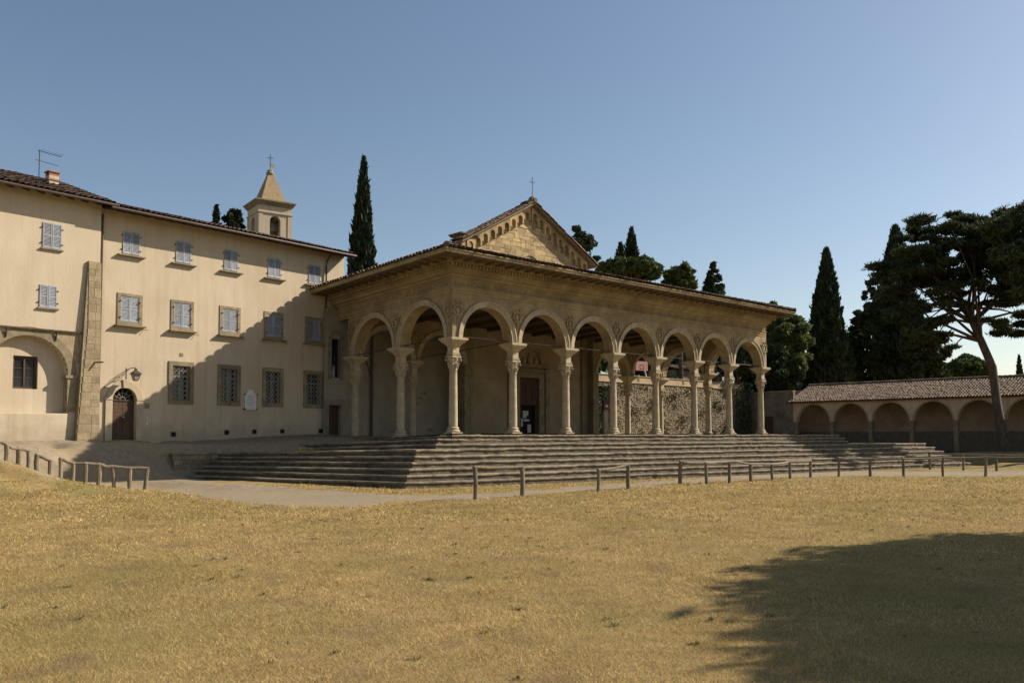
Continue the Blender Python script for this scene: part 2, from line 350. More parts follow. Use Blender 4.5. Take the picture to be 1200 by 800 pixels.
# stair nosings: left end, front corner, right end (photo pixel + distance)
STC = [(530, 509, 37.7), (513, 514, 37.2), (511, 520, 36.7), (488, 526.5, 35.3), (485.5, 534, 34.9), (483, 541.5, 34.5), (480, 549, 34.15), (477, 557, 33.8), (474.5, 565, 33.45), (472, 573.5, 33.1)]
STL = [None, (305, 522, 40.3), (294, 526.7, 39.9), (255, 530.0, 38.2), (255, 534.6, 38.1), (248.7, 539.5, 37.8), (239, 545.3, 37.4), (230, 550.6, 37.0), (217, 556.8, 36.5), (207, 560, 36.2)]
STR = [(984, 508.8), (990, 512.6), (994, 516.2), (1085, 519), (1096, 523.4), (1106, 528), (1116, 532.5), (1128, 537), (1138, 541.5), (1146, 546)]
STEPS = []
for i in range(10):
    C = loc(ond(*STC[i])); R = onv(*STR[i], C[1]-(.0 if i < 3 else .15*(i-3)))
    Lp = np.array([-.85, 9.3, C[2]-KS*9.3]) if i == 0 else loc(ond(*STL[i]))
    STEPS.append((Lp, C, R))
def lw(P): q = OP+UX*P[0]+WX*P[1]; return np.array([q[0], q[1], P[2]])
for P in STEPS[9]: gp(lw(P))
for f in np.linspace(0, 1, 34)[1:-1]: gp(lw(STEPS[9][1]*(1-f)+STEPS[9][2]*f)-np.array([0, .1, 0]))
for f in np.linspace(0, 1, 12)[1:-1]: gp(lw(STEPS[9][0]*(1-f)+STEPS[9][1]*f)-np.array([0, .1, 0]))
a = lw(STEPS[9][2])
for k in range(6): gp((a[0]+2+k*5, a[1]-1, -2.25))
for x, y, D in ((190, 553, 35.6), (215, 560.5, 35.8), (232, 562, 35.9), (250, 564, 36), (203, 558.5, 35.9), (196, 556.5, 35.9), (212, 559, 36.3), (225, 560, 36.6), (240, 560, 37.2), (183, 529, 38.0), (120, 525, 36.3), (150, 545, 34.5), (230, 526.5, 39.2), (270, 523.5, 40.5), (185, 562, 34.0), (165, 548, 35.2), (60, 530, 34), (100, 545, 33.2)): gp(ond(x, y, D))
UA = 61.0
for v in range(-20, 26, 5):
    gp(lw((UA-1, v, -1.72))); gp(lw((UA+6, v, -1.6)))
gp(ond(1177, 528.5, 75)); gp(ond(1190, 529, 73)); gp(ond(1165, 530, 74))
for uu in (36, 42, 48): gp(lw((uu, 6, -.9))); gp(lw((uu, 14, -.6)))
for uu in (20, 28): gp(lw((uu, 14, -.3)))
GPA = np.array(GP)
def gz(X, Y):
    X = np.asarray(X, float); Y = np.asarray(Y, float); sh = X.shape; X = X.ravel(); Y = Y.ravel()
    out = np.empty(len(X))
    for k in range(0, len(X), 20000):
        dx = X[k:k+20000, None]-GPA[None, :, 0]; dy = Y[k:k+20000, None]-GPA[None, :, 1]
        w = 1/(dx*dx+dy*dy+.08)**2.4
        out[k:k+20000] = (w*GPA[None, :, 2]).sum(1)/w.sum(1)
    near = (X > -50) & (X < 75) & (Y > -6) & (Y < 36)
    out += np.where(near, .02*np.sin(X*.9+.4*Y)*np.sin(Y*.7)*np.clip((36-Y)/6, 0, 1), 0)
    return out.reshape(sh)
def gzw(x, y): return float(gz(np.array([x]), np.array([y]))[0])+EYE
def inpoly(px, py, poly):
    r = np.zeros(px.shape, bool); n = len(poly)
    for i in range(n):
        x0, y0 = poly[i]; x1, y1 = poly[(i+1) % n]
        c = ((y0 > py) != (y1 > py)) & (px < (x1-x0)*(py-y0)/((y1-y0) or 1e-9)+x0); r ^= c
    return r
PATH_PIX = [(-400, 480), (-400, 536), (0, 540), (21, 545), (45, 553.5), (71, 560), (100, 566), (133, 570.5), (165, 573), (200, 577), (279, 588), (340, 593), (407, 594.5), (463, 588), (520, 585.5), (560, 585), (640, 578.5), (720, 572.5), (800, 566), (900, 560.5), (1000, 557), (1250, 556.5), (1250, 551), (1000, 552), (860, 557), (720, 566.5), (600, 575.5), (520, 580), (440, 579), (360, 572), (290, 567), (255, 565.5), (240, 562), (420, 540), (420, 480)]
def is_path(X, Y, Z):
    px, py = project(X, Y, Z)
    px = px+6*np.sin(X*3.1)+4*np.sin(Y*5.3+X)+RNG.normal(0, 5, X.shape); py = py+RNG.normal(0, .55, X.shape)+.5*np.sin(X*1.9+Y)
    return inpoly(px, py, PATH_PIX) & (Y > 20)
def ground():
    gx = np.concatenate([[-1500, -500, -200, -100, -70], np.arange(-50, 75, .3), [85, 100, 140, 260, 600, 1500]])
    gy = np.concatenate([[-300, -60, -20], np.arange(-6, 26, .4), np.arange(26, 60, .16), np.arange(60, 90, .4), [95, 100, 110, 130, 170, 300, 700, 2500]])
    X, Y = np.meshgrid(gx, gy); Z = gz(X, Y)
    nx = len(gx); ny = len(gy)
    idx = np.arange(nx*ny).reshape(ny, nx)
    q = np.stack([idx[:-1, :-1], idx[:-1, 1:], idx[1:, 1:], idx[1:, :-1]], -1).reshape(-1, 4)
    Xc = (X[:-1, :-1]+X[1:, 1:])/2; Yc = (Y[:-1, :-1]+Y[1:, 1:])/2; Zc = (Z[:-1, :-1]+Z[1:, 1:])/2
    pm = is_path(Xc, Yc, Zc).ravel()
    V = np.stack([X, Y, Z+EYE], -1).reshape(-1, 3)
    for nm, sel, m in (('lawn', ~pm, 'lawn'), ('path', pm, 'path')):
        qq = q[sel]; used, inv = np.unique(qq, return_inverse=True)
        o = npmesh(nm, V[used], 4, m, None, 'structure', True, inv.ravel(), np.full(len(qq), 4))
ground()
def grass_blades():
    Vs = []
    for (d0, d1, dens, h, wd_) in ((5.6, 9, 6500, .024, .0022), (9, 14, 3300, .025, .0034), (14, 20, 1300, .027, .0056), (20, 27, 520, .032, .011), (27, 34, 280, .035, .015), (34, 46, 90, .04, .022)):
        n = int(dens*(d1*d1-d0*d0)*.66)
        D = np.sqrt(RNG.uniform(d0*d0, d1*d1, n)); X = RNG.uniform(-.66, .66, n)*D
        Z = gz(X, D); k = ~is_path(X, D, Z); X, D, Z = X[k], D[k], Z[k]; n = len(X)
        if d0 > 25:
            px, py = project(X, D, Z); k = ~((px > 180) & (px < 460) & (py < 567)); X, D, Z = X[k], D[k], Z[k]; n = len(X)
        a = RNG.uniform(0, 2*np.pi, n); hh = h*RNG.lognormal(0, .45, n)*(0.85+.25*np.sin(X*1.3+np.sin(D*.9)*2)**2); ln = RNG.normal(0, .9, (n, 2))*hh[:, None]
        B = np.stack([X, D, Z+EYE-.006], -1); t = np.stack([np.cos(a)*wd_, np.sin(a)*wd_, np.zeros(n)], -1)
        T = B+np.stack([ln[:, 0], ln[:, 1], hh], -1)
        Vs.append(np.stack([B-t, B+t, T], 1).reshape(-1, 3))
    o = npmesh('dry_grass', np.concatenate(Vs), 3, 'grass', None, 'stuff'); tag(o, 'short sun-dried yellow grass covering the lawn', 'grass')
grass_blades()
def lawn_weeds():
    Vs = []
    for k in range(260):
        D = math.sqrt(random.uniform(36, 900)); X = random.uniform(-.62, .62)*D; m = random.randint(8, 22); r = random.uniform(.03, .09)
        Z = float(gz(np.array([X]), np.array([D]))[0])+EYE; a = RNG.uniform(0, 2*np.pi, m); h = RNG.uniform(.01, .05, m); L_ = r*RNG.uniform(.5, 1.2, m)
        B0 = np.stack([X+RNG.normal(0, r*.3, m), D+RNG.normal(0, r*.3, m), np.full(m, Z)], -1); w = np.stack([-np.sin(a), np.cos(a), np.zeros(m)], -1)*r*.13
        T = B0+np.stack([np.cos(a)*L_, np.sin(a)*L_, h], -1); Vs.append(np.stack([B0-w*.4, (B0+T)/2+w, T, (B0+T)/2-w], 1).reshape(-1, 3))
    V = np.concatenate(Vs); k = is_path(V[::4, 0], V[::4, 1], V[::4, 2]-EYE); V = V.reshape(-1, 4, 3)[~k]
    tag(npmesh('lawn_weeds', V, 4, 'lawnweed', None, 'stuff'), 'small green and brown weeds scattered through the dry lawn', 'weeds')
lawn_weeds()

# ------------------------------------------------------------------ portico
PZ = EYE                                         # eye-relative z + PZ = world z; the empty stands at z = EYE
portico = thing('portico', 'long stone portico with slender columns, round arches and deep carved eaves', 'portico', (OP[0], OP[1], PZ), math.pi/2-TH)
NB, LU = 7, 7*SP; ZA = 4.36; ZT = 6.62; WH = .27; V2 = 2*SV
def column(u, v, first=[None]):
    if first[0] is None:
        e = MB()
        b = MB().lathe([(.42, .0), (.42, .0)], 4)
        m = MB(); m.box(-.31, .31, -.31, .31, .0, .12); m.lathe([(.30, .12), (.33, .16), (.30, .21), (.25, .24), (.245, .26), (.275, .29), (.26, .33), (.21, .37)], 24)
        base = m.build('base', 'colstone', None, False, .01)
        sh = MB().lathe([(.21, .37)]+[(.203-.034*(k/10)**1.6, .42+2.48*k/10) for k in range(11)]+[(.19, 2.92), (.19, 2.96), (.168, 2.98)], 28).build('shaft', 'colstone', None, True)
        m = MB(); m.lathe([(.165, 2.98), (.17, 3.1), (.20, 3.3), (.26, 3.45), (.25, 3.47)], 20)
        for k in range(8):                                   # acanthus leaves and volutes
            a = k*math.pi/4; ca, sa = math.cos(a), math.sin(a)
            m.tube([(ca*.165, sa*.165, 3.0), (ca*.20, sa*.20, 3.14), (ca*.26, sa*.26, 3.22), (ca*.28, sa*.28, 3.17)], [.055, .06, .04, .018], 6)
        for k in range(4):
            a = math.pi/4+k*math.pi/2; ca, sa = math.cos(a), math.sin(a)
            m.tube([(ca*.19, sa*.19, 3.2), (ca*.29, sa*.29, 3.42), (ca*.35, sa*.35, 3.39), (ca*.345, sa*.345, 3.31)], [.03, .04, .045, .03], 6)
        m.box(-.26, .26, -.26, .26, 3.47, 3.54)
        cap = m.build('capital', 'colstone', None, False)
        m = MB(); m.box(-.19, .19, -.19, .19, 3.54, 4.0); m.box(-.235, .235, -.235, .235, 3.58, 3.63); m.box(-.215, .215, -.215, .215, 3.66, 3.70)
        # flared impost slab
        def fr(a, z0, b, z1):
            i = len(m.v); m.v.extend([(-a, -a, z0), (a, -a, z0), (a, a, z0), (-a, a, z0), (-b, -b, z1), (b, -b, z1), (b, b, z1), (-b, b, z1)])
            m.f.extend([(i, i+1, i+5, i+4), (i+1, i+2, i+6, i+5), (i+2, i+3, i+7, i+6), (i+3, i, i+4, i+7), (i+3, i+2, i+1, i), (i+4, i+5, i+6, i+7)])
        fr(.20, 3.96, .33, 4.13); fr(.36, 4.13, .45, 4.25); fr(.475, 4.25, .485, 4.36)
        imp = m.build('impost_block', 'colstone', None, False, .008)
        first[0] = (base, sh, cap, imp); parts = first[0]
    else:
        parts = []
        for o in first[0]: c = o.copy(); COL.objects.link(c); parts.append(c)
    z = -KS*v
    parts[1].name = 'column_shaft'
    parts[1].parent = portico; parts[1].location = (u, v, z)
    for o in (parts[0], parts[2], parts[3]): o.parent = parts[1]; o.location = (0, 0, 0)
for i in range(8): column(i*SP, 0)
for v in (SV, V2): column(0, v); column(LU, v)
column(SP, V2); column(6*SP, V2)
RA = SP/2-.30; RAV = SV/2-.30; RI = .0
def arcade(n, sp, r, x0, axis, const, name='arcade_wall', o=1):
    """arches along u (axis 0, at v=const) or along v (axis 1, at u=const)"""
    m = MB(); arch_wall(m, x0, n, sp, ZA, r, ZT, -WH, WH)
    # soft outer mouldings, one ring per arch and per face
    tr = (lambda p: (p[0], p[1]+const, p[2])) if axis == 0 else (lambda p: (const-p[1]*o, p[0], p[2]))
    m.v = [tr(p) for p in m.v]; w = m.build(name, 'carved', portico, shear=KS)
    for i in range(n):
        c = x0+(i+.5)*sp
        for sgn in (-1, 1):
            q = MB(); ring(q, c, ZA, r-.003, r+.10, sgn*WH, sgn*(WH+.035)); ring(q, c, ZA, r+.10, r+.20, sgn*WH, sgn*(WH+.055)); ring(q, c, ZA, r+.20, r+.27, sgn*WH, sgn*(WH+.09))
            q.v = [tr(p) for p in q.v]; q.build('archivolt', 'colstone' if sgn*o < 0 or True else 'carved', w, shear=KS)
    for i in range(n+1):                                      # carved medallions in the spandrels
        c = x0+i*sp
        for sgn in (-1,):
            q = MB()
            if 0 < i < n or True:
                ring(q, c, ZA+1.24, .20, .27, sgn*WH, sgn*(WH+.07), 0, 2*math.pi, 20)
                for k in range(8):
                    a = k*math.pi/4; s_ = .36+.05*(k % 2)
                    q.tube([(c+math.cos(a)*.26, sgn*(WH+.02), ZA+1.24+math.sin(a)*.30), (c+math.cos(a+.35)*s_, sgn*(WH+.03), ZA+1.24+math.sin(a+.35)*s_*1.2)], [.05, .02], 5)
                q.poly([(c, ZA+1.06), (c+.12, ZA+1.24), (c, ZA+1.42), (c-.12, ZA+1.24)], sgn*WH, sgn*(WH+.05))
                q.tube([(c, sgn*(WH+.02), ZA+.35), (c, sgn*(WH+.02), ZA+.9)], [.02, .05], 5)
                if axis == 0 and i in (1, 6) : pass
            q.v = [tr(p) for p in q.v]; q.build('medallion', 'carved', w, shear=KS)
    return w
arcade(7, SP, RA, 0, 0, 0)
arcade(2, SV, RAV, 0, 1, 0, o=-1)
arcade(2, SV, RAV, 0, 1, LU, o=1)
arcade(2, SP, RA, 0, 0, V2); arcade(2, SP, RA, 5*SP, 0, V2)
# corner piers over the corner columns so the crossing arcades close
for (u, v) in ((0, 0), (LU, 0), (0, V2), (LU, V2)):
    e = .285
    m = MB().box(u-e, u+e, v-e, v+e, ZA+.003, ZT-.003).build('corner_pier', 'carved', portico, shear=KS)
# entablature and eaves, lofted round three sides
VB2 = 9.45; OR = .52
def loft(name, prof, m, vb=VB2, parent=portico):
    q = MB(); rows = []
    for o, z in prof:
        i = len(q.v); q.v += [(-o, vb, z), (-o, -o, z), (LU+o*OR, -o, z), (LU+o*OR, V2+o*.6, z)]; rows.append(i)
    for a, b in zip(rows, rows[1:]):
        for k in range(3): q.f.append((a+k, a+k+1, b+k+1, b+k))
    return q.build(name, m, parent, shear=KS)
loft('architrave', [(.26, ZT-.24), (.31, ZT-.24), (.31, ZT-.12), (.345, ZT-.11), (.345, ZT), (.39, ZT+.03), (.39, ZT+.07), (.29, ZT+.07)], 'carved')
fr_ = loft('frieze', [(.29, ZT+.06), (.29, ZT+.36), (.34, ZT+.38), (.38, ZT+.43)], 'carved')
loft('cornice', [(.36, ZT+.43), (.46, ZT+.46), (.54, ZT+.55), (.66, ZT+.57), (.66, ZT+.73), (.74, ZT+.76), (.74, ZT+.80), (.76, ZT+.80)], 'carved')
loft('dentil_bed', [(.76, ZT+.80), (.76, ZT+.96), (1.06, ZT+.97), (1.06, ZT+1.03), (1.14, ZT+1.05)], 'carved')
loft('eaves_soffit', [(1.12, ZT+1.045), (1.30, ZT+1.02), (1.93, ZT+1.01), (1.93, ZT+1.06)], 'ceil')
loft('eaves_fascia', [(1.90, ZT+1.055), (1.97, ZT+1.055), (1.99, ZT+1.16), (2.03, ZT+1.17), (2.03, ZT+1.21), (1.5, ZT+1.24)], 'carved')
# dentils / egg course (small: joined) and frieze scrolls
q = MB(); q2 = MB()
def along(step, o):
    for u in np.arange(-o+.05, LU+o*OR-.12, step): yield u, 0
    for v in np.arange(-o+.1, VB2, step): yield v, 1
    for v in np.arange(-o+.1, V2, step): yield v, 2
for p, side in along(.20, .9):
    a, b, z0, z1 = .74, .95, ZT+.81, ZT+.95
    if side == 0: q.box(p, p+.11, -b, -a, z0, z1)
    elif side == 1: q.box(-b, -a, p, p+.11, z0, z1)
    else: q.box(LU+a*OR, LU+b*OR, p, p+.11, z0, z1)
for p, side in along(.34, .29):
    a = .285
    for k in range(3):
        t0, t1 = 2.0*k, 2.0*k+1.7; r = .135-.03*k
        pts = [(p+.17+math.cos(t)*r, ZT+.21+math.sin(t)*r*(1 if int(p/.34) % 2 else -1)) for t in np.linspace(t0, t1, 4)]
        pts3 = [(x, -a, z) if side == 0 else ((-a, x, z) if side == 1 else (LU+a*OR+.01, x, z)) for x, z in pts]
        q2.tube(pts3, .036, 5)
q.build('dentil_course', 'carved', portico, kind='stuff', shear=KS)
q2.build('frieze_scrolls', 'carved', fr_, kind='stuff', shear=KS)
# modillion brackets beneath the eaves
q = MB()
for p, side in along(.62, 1.0):
    a, b, z0, z1 = 1.13, 1.80, ZT+.90, ZT+1.012
    if side == 0: q.box(p, p+.13, -b, -a, z0+.05, z1)
    elif side == 1: q.box(-b, -a, p, p+.13, z0+.05, z1)
    else: q.box(LU+a*OR, LU+b*OR, p, p+.13, z0+.05, z1)
q.build('eaves_brackets', 'ceil', portico, kind='stuff', shear=KS)
# ceiling with beams
m = MB().box(-.2, LU+.2, -.2, V2+.25, ZT+.02, ZT+.12).build('ceiling', 'ceil', portico, shear=KS)
for i in range(0, 15):
    u = i*SP/2+.02
    MB().box(max(u-.11, -.2), u+.11, -.1, V2, ZT-.20, ZT+.019).build('ceiling_beam', 'wood', m, shear=KS)
# tie rods
for i in range(7): MB().tube([(i*SP+.1, 0, ZA+.10), ((i+1)*SP-.1, 0, ZA+.10)], .022, 6).build('tie_rod', 'iron', portico)
for u in (0, LU):
    for j in range(2): MB().tube([(u, j*SV+.1, ZA+.10-KS*j*SV), (u, (j+1)*SV-.1, ZA+.10-KS*(j+1)*SV)], .022, 6).build('tie_rod', 'iron', portico)
for u in (SP, 6*SP): MB().tube([(u, .2, ZA+.12), (u, V2-.2, ZA+.12-KS*V2)], .022, 6).build('tie_rod', 'iron', portico)
# roof: front slope and two hips
ez = ZT+1.22; TI = (11.0-ez)/(V2+2.0)
ro = MB()
a0 = -2.0; ru = V2+2.0; zt = ez+TI*ru
ER = LU+2*OR; ro.v += [(a0, a0, ez), (ER, a0, ez), (ER-ru, V2, zt), (a0+ru, V2, zt), (a0, VB2, ez), (ER, V2+1.2, ez), (a0+ru, VB2, zt), (ER-ru, V2+1.2, zt)]
ro.f += [(0, 1, 2, 3), (0, 3, 6, 4), (1, 5, 7, 2)]
roof = ro.build('roof', 'tilebed', portico, shear=KS)
cs, sn = 1/math.hypot(1, TI), TI/math.hypot(1, TI)
tiles('roof_tiles', roof, (a0, a0, ez+.02), (1, 0, 0), (0, cs, sn), ER+2, ru/cs-.1, 'tile', inside=lambda I, J: (J*cs < I+.1) & (J*cs < ER+2-I+.1), shear=KS)
tiles('roof_tiles', roof, (a0, VB2, ez+.02), (0, -1, 0), (cs, 0, sn), VB2+2, ru/cs-.1, 'tile', inside=lambda I, J: (J*cs < VB2+2-I+.1), shear=KS)
tiles('roof_tiles', roof, (ER, a0, ez+.02), (0, 1, 0), (-cs, 0, sn), V2+3.2, ru/cs-.1, 'tile', inside=lambda I, J: (J*cs < I+.1), shear=KS)
for a, b in (((a0, a0, ez), (a0+ru, V2, zt)), ((ER, a0, ez), (ER-ru, V2, zt))):   # hip ridge tiles
    q = MB(); A, B_ = Vector(a), Vector(b); n = 34
    for k in range(n):
        p = A.lerp(B_, k/n); e = A.lerp(B_, (k+1.12)/n); q.tube([(p.x, p.y, p.z+.11), (e.x, e.y, e.z+.09)], [.14, .115], 8)
    q.build('hip_tiles', 'tile', roof, kind='stuff', shear=KS)
# paved floor
fl = MB(); fl.v += [(-.86, -1.0, .02), (34.3, -1.0, .02), (34.3, 9.2, .02), (-.86, 9.2, .02)]; fl.f.append((0, 1, 2, 3))
fl.build('paving', 'step', portico, shear=KS)

# ------------------------------------------------------------------ staircase
stairs = thing('staircase', 'wide flight of worn stone steps wrapped round the portico platform', 'stairs', (OP[0], OP[1], PZ), math.pi/2-TH)
def densify(pts, d=.3):
    out = []
    for a, b in zip(pts, pts[1:]):
        n = max(1, int(np.linalg.norm(b-a)/d))
        for k in range(n): out.append(a+(b-a)*k/n)
    out.append(pts[-1]); return out
def offset(pts, d):
    res = []
    for i, p in enumerate(pts):
        n = np.zeros(2)
        for a, b in ((i-1, i), (i, i+1)):
            if a < 0 or b >= len(pts): continue
            t = (pts[b]-pts[a])[:2]; t = t/np.linalg.norm(t); n += np.array([-t[1], t[0]])*1.0
        n /= np.linalg.norm(n)
        # mitre factor
        t = (pts[min(i+1, len(pts)-1)]-pts[max(i-1, 0)])[:2]
        f = 1.0
        if 0 < i < len(pts)-1:
            t1 = (pts[i]-pts[i-1])[:2]; t1 /= np.linalg.norm(t1); f = 1/max(.4, abs(np.array([-t1[1], t1[0]])@n))
        res.append(np.array([p[0]-n[0]*d*f, p[1]-n[1]*d*f, p[2]]))
    return res
for i in range(9):
    pl = [np.array(P, float) for P in STEPS[i]]; nx = [np.array(P, float) for P in STEPS[i+1]]
    base = densify(pl); n = len(base)
    jz = np.repeat(RNG.normal(0, .011, n//4+2), 4)[:n]+RNG.normal(0, .005, n)-.012*(RNG.uniform(size=n) < .12); jo = np.repeat(RNG.normal(0, .013, n//4+2), 4)[:n]+RNG.normal(0, .008, n)
    # drop to the next tread measured along the line
    L0 = np.linalg.norm(pl[1]-pl[0]); L1 = np.linalg.norm(pl[2]-pl[1]); dist = [0]
    for a, b in zip(base, base[1:]): dist.append(dist[-1]+np.linalg.norm(b-a))
    dz = []
    for d in dist:
        e = [pl[k][2]-nx[k][2] for k in range(3)]
        dz.append(e[0]+(e[1]-e[0])*d/L0 if d < L0 else e[1]+(e[2]-e[1])*(d-L0)/L1)
    dz = np.array(dz)+.12
    depth = 4.2 if i == 2 else (1.0 if i else .6)
    prof = [(-depth if i != 3 else -4.3, 0), (-.30, 0), (-.02, .0), (.0, -.018), (.008, -.05), (.0, -.082), (-.03, -.095), (-.05, -.10), (-.055, None)]
    q = MB(); rows = []
    for (o, z) in prof:
        off = offset(base, o) if o else base
        row = []
        for k, P in enumerate(off):
            zz = P[2]+((jz[k] if o > -.2 else 0)+z if z is not None else -dz[k]-.1)
            dirn = (off[k][:2]-base[k][:2]); 
            row.append(len(q.v)); q.v.append((P[0], P[1]-(jo[k] if -.06 < o and z is not None else 0), zz))
        rows.append(row)
    for a, b in zip(rows, rows[1:]):
        for k in range(n-1): q.f.append((a[k], a[k+1], b[k+1], b[k]))
    for e in (0, n-1): q.f.append(tuple(r[e] for r in rows))
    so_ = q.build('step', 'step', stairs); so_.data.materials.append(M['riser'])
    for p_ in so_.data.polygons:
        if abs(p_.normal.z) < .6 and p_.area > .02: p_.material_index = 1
# rough end wall at the west end of the lower flight
A = loc(ond(203, 530.6, 36.9)); B_ = loc(ond(257, 529.9, 38.25)); A2 = loc(ond(209, 558.5, 36.5))
d = (B_-A)[:2]; Ld = np.linalg.norm(d); d /= Ld; nn = np.array([-d[1], d[0]])
def ew(s, o, z): return (A[0]+d[0]*s+nn[0]*o, A[1]+d[1]*s+nn[1]*o, z)
q = MB()
i = len(q.v); q.v += [ew(0, 0, A[2]-.09), ew(Ld, 0, B_[2]-.09), ew(Ld, .9, B_[2]-.09), ew(0, .9, A[2]-.09), ew(0, 0, -2.6), ew(Ld, 0, -2.6), ew(Ld, .9, -2.6), ew(0, .9, -2.6)]
q.f += [(0, 1, 2, 3), (0, 4, 5, 1), (1, 5, 6, 2), (2, 6, 7, 3), (3, 7, 4, 0)]
endw = q.build('end_wall', 'rubblebed', stairs)
q = MB(); i = 0; q.v += [ew(-.06, -.07, A[2]-.09), ew(Ld, -.07, B_[2]-.09), ew(Ld, .95, B_[2]-.09), ew(-.06, .95, A[2]-.09), ew(-.06, -.07, A[2]), ew(Ld, -.07, B_[2]+.012), ew(Ld, .95, B_[2]+.012), ew(-.06, .95, A[2])]
q.f += [(3, 2, 1, 0), (4, 5, 6, 7), (0, 1, 5, 4), (1, 2, 6, 5), (2, 3, 7, 6), (3, 0, 4, 7)]; q.build('coping', 'step', stairs, bevel=.02)
q = MB()
for r in range(5):
    s = -.05+random.random()*.1
    while s < Ld-.1:
        w = random.uniform(.22, .45); z1 = A[2]-.11-r*.2; z0 = z1-.18; e = min(s+w-.02, Ld)
        k = len(q.v); p = -random.uniform(.015, .05)
        q.v += [ew(s, p, z0), ew(e, p*.8, z0+.01), ew(e, p, z1), ew(s, p*.7, z1), ew(s, .05, z0), ew(e, .05, z0), ew(e, .05, z1), ew(s, .05, z1)]
        q.f += [tuple(k+j for j in f) for f in ((0, 1, 2, 3), (0, 4, 5, 1), (1, 5, 6, 2), (2, 6, 7, 3), (3, 7, 4, 0))]; s += w
q.build('rubble_stones', 'rubble', endw, kind='stuff')
# weeds on the steps
def weeds():
    out = []
    for x, y, D, n, h, sp_ in ((350, 527.5, 37.0, 120, .16, .30), (362, 528, 36.9, 60, .1, .2), (300, 541, 37.2, 25, .1, .1), (420, 536, 35.9, 25, .1, .1), (520, 511, 37, 25, .09, .1)):
        P = ond(x, y, D)+np.array([0, 0, EYE]); a = RNG.uniform(0, 2*np.pi, n); B0 = P+np.stack([RNG.normal(0, sp_, n), RNG.normal(0, sp_*.3, n), np.zeros(n)], -1)
        t = np.stack([np.cos(a), np.sin(a), np.zeros(n)], -1)*.012; T = B0+np.stack([RNG.normal(0, h*.5, n), RNG.normal(0, h*.5, n), h*RNG.uniform(.4, 1.1, n)], -1)
        out.append(np.stack([B0-t, B0+t, T], 1).reshape(-1, 3))
    tag(npmesh('weeds', np.concatenate(out), 3, 'weed', None, 'stuff'), 'dry yellow weeds growing in the joints of the side steps', 'weeds')
weeds()

# ------------------------------------------------------------------ church
church = thing('church', 'stone church with golden masonry gable rising behind the portico', 'church', (OP[0], OP[1], PZ), math.pi/2-TH)
CU, CH, ZE, ZP = 12.82, 5.25, 11.45, 14.38; CV = V2+.30
q = MB()
dx0, dx1, dz1 = 11.95, 13.62, 3.55
wall_holes(q, CU-CH, CU+CH, -.5, 9, CV, .5, [(dx0, dx1, -.33, dz1)])
q.poly([(CU-CH, 9), (CU+CH, 9), (CU+CH, ZE), (CU, ZP), (CU-CH, ZE)], CV, CV+.5)
q.quad((CU-CH, CV, -.5), (CU-CH, 36, -.5), (CU-CH, 36, 8.5), (CU-CH, CV, 8.5)); q.quad((CU+CH, CV, -.5), (CU+CH, 36, -.5), (CU+CH, 36, 8.5), (CU+CH, CV, 8.5))
wall = q.build('wall', mat('church_plaster', (.27, .205, .125), (.36, .28, .18), 1.5, .9, .3, 9, cc=(.2, .15, .09), cscale=.6, cfac=.6), church)
# gable masonry, stone by stone (too small to pick apart: joined)
def gz_top(u): return ZP-(ZP-ZE)*abs(u-CU)/CH
q = MB(); z = 9.9
while z < ZP:
    h = random.uniform(.17, .3); u = CU-CH+random.uniform(-.3, 0)
    while u < CU+CH:
        w = random.uniform(.25, .75); a, b = max(u, CU-CH), min(u+w-.025, CU+CH)
        if b > a+.05 and z+h-.02 < min(gz_top(a), gz_top(b))-.02:
            if random.random() > .06:
                p = random.uniform(.006, .028); e_ = random.uniform(-.06, .03); e2 = random.uniform(-.05, .05); q.box(a, b, CV-p, CV+.02, z+e_, min(z+h-.02+e2, min(gz_top(a), gz_top(b))-.02))
        u += w
    z += h
q.build('gable_stones', 'gable', wall, kind='stuff')
SL = (ZP-ZE)/CH; sc, ss = 1/math.hypot(1, SL), SL/math.hypot(1, SL)
# corbel table of little arches beneath both rakes
for sgn in (-1, 1):
    q = MB(); n = 9; cw = (CH-.1)/n
    for k in range(n):
        a, b = .05+k*cw, .05+(k+1)*cw; zc = lambda t: ZP-SL*t
        m0 = .11; c = (a+b)/2; r = cw/2-m0
        zb = zc(b)-.62; za = zc(c)-.42
        pts = [(a, zc(a)-.02), (a, zb), (a+m0, zb)]+[(x, z) for x, z in arc(c, za-.05, r, math.pi, 0, 8)]+[(b-m0, zb), (b, zb), (b, zc(b)-.02)]
        k0 = [(CU+sgn*x, z) for x, z in pts]
        q.poly(k0, CV-.20, CV-.0)
    q.build('corbel_table', 'gable', wall)
    t = CH+.55
    rk = MB(); rk.poly([(CU, ZP+.0), (CU+sgn*t, ZP-SL*t), (CU+sgn*t, ZP-SL*t+.14), (CU, ZP+.14)], CV-.52, CV+.5)
    rake = rk.build('rake_eave', 'pietra', church)
    rb = MB(); rb.quad((CU, CV-.6, ZP+.15), (CU, CV+.55, ZP+.15), (CU+sgn*t, CV+.55, ZP-SL*t+.15), (CU+sgn*t, CV-.6, ZP-SL*t+.15)); rr_ = rb.build('gable_roof', 'tilebed', church)
    tiles('roof_tiles', rr_, (CU+sgn*t, CV-.62 if sgn > 0 else CV+.58, ZP-SL*t+.16), (0, sgn, 0), (-sgn*sc, 0, ss), 1.25, t/sc, 'tile', sp=.25, step=.40)
    MB().quad((CU, CV+.5, 10.9), (CU, 36, 10.9), (CU+sgn*(CH+.4), 36, 8.4), (CU+sgn*(CH+.4), CV+.5, 8.4)).build('nave_roof', 'tile', church)
q = MB()
for k in range(3): q.tube([(CU, CV-.62+k*.42, ZP+.24), (CU, CV-.62+k*.42+.46, ZP+.22)], [.15, .125], 8)
q.build('ridge_tiles', 'tile', church, kind='stuff')
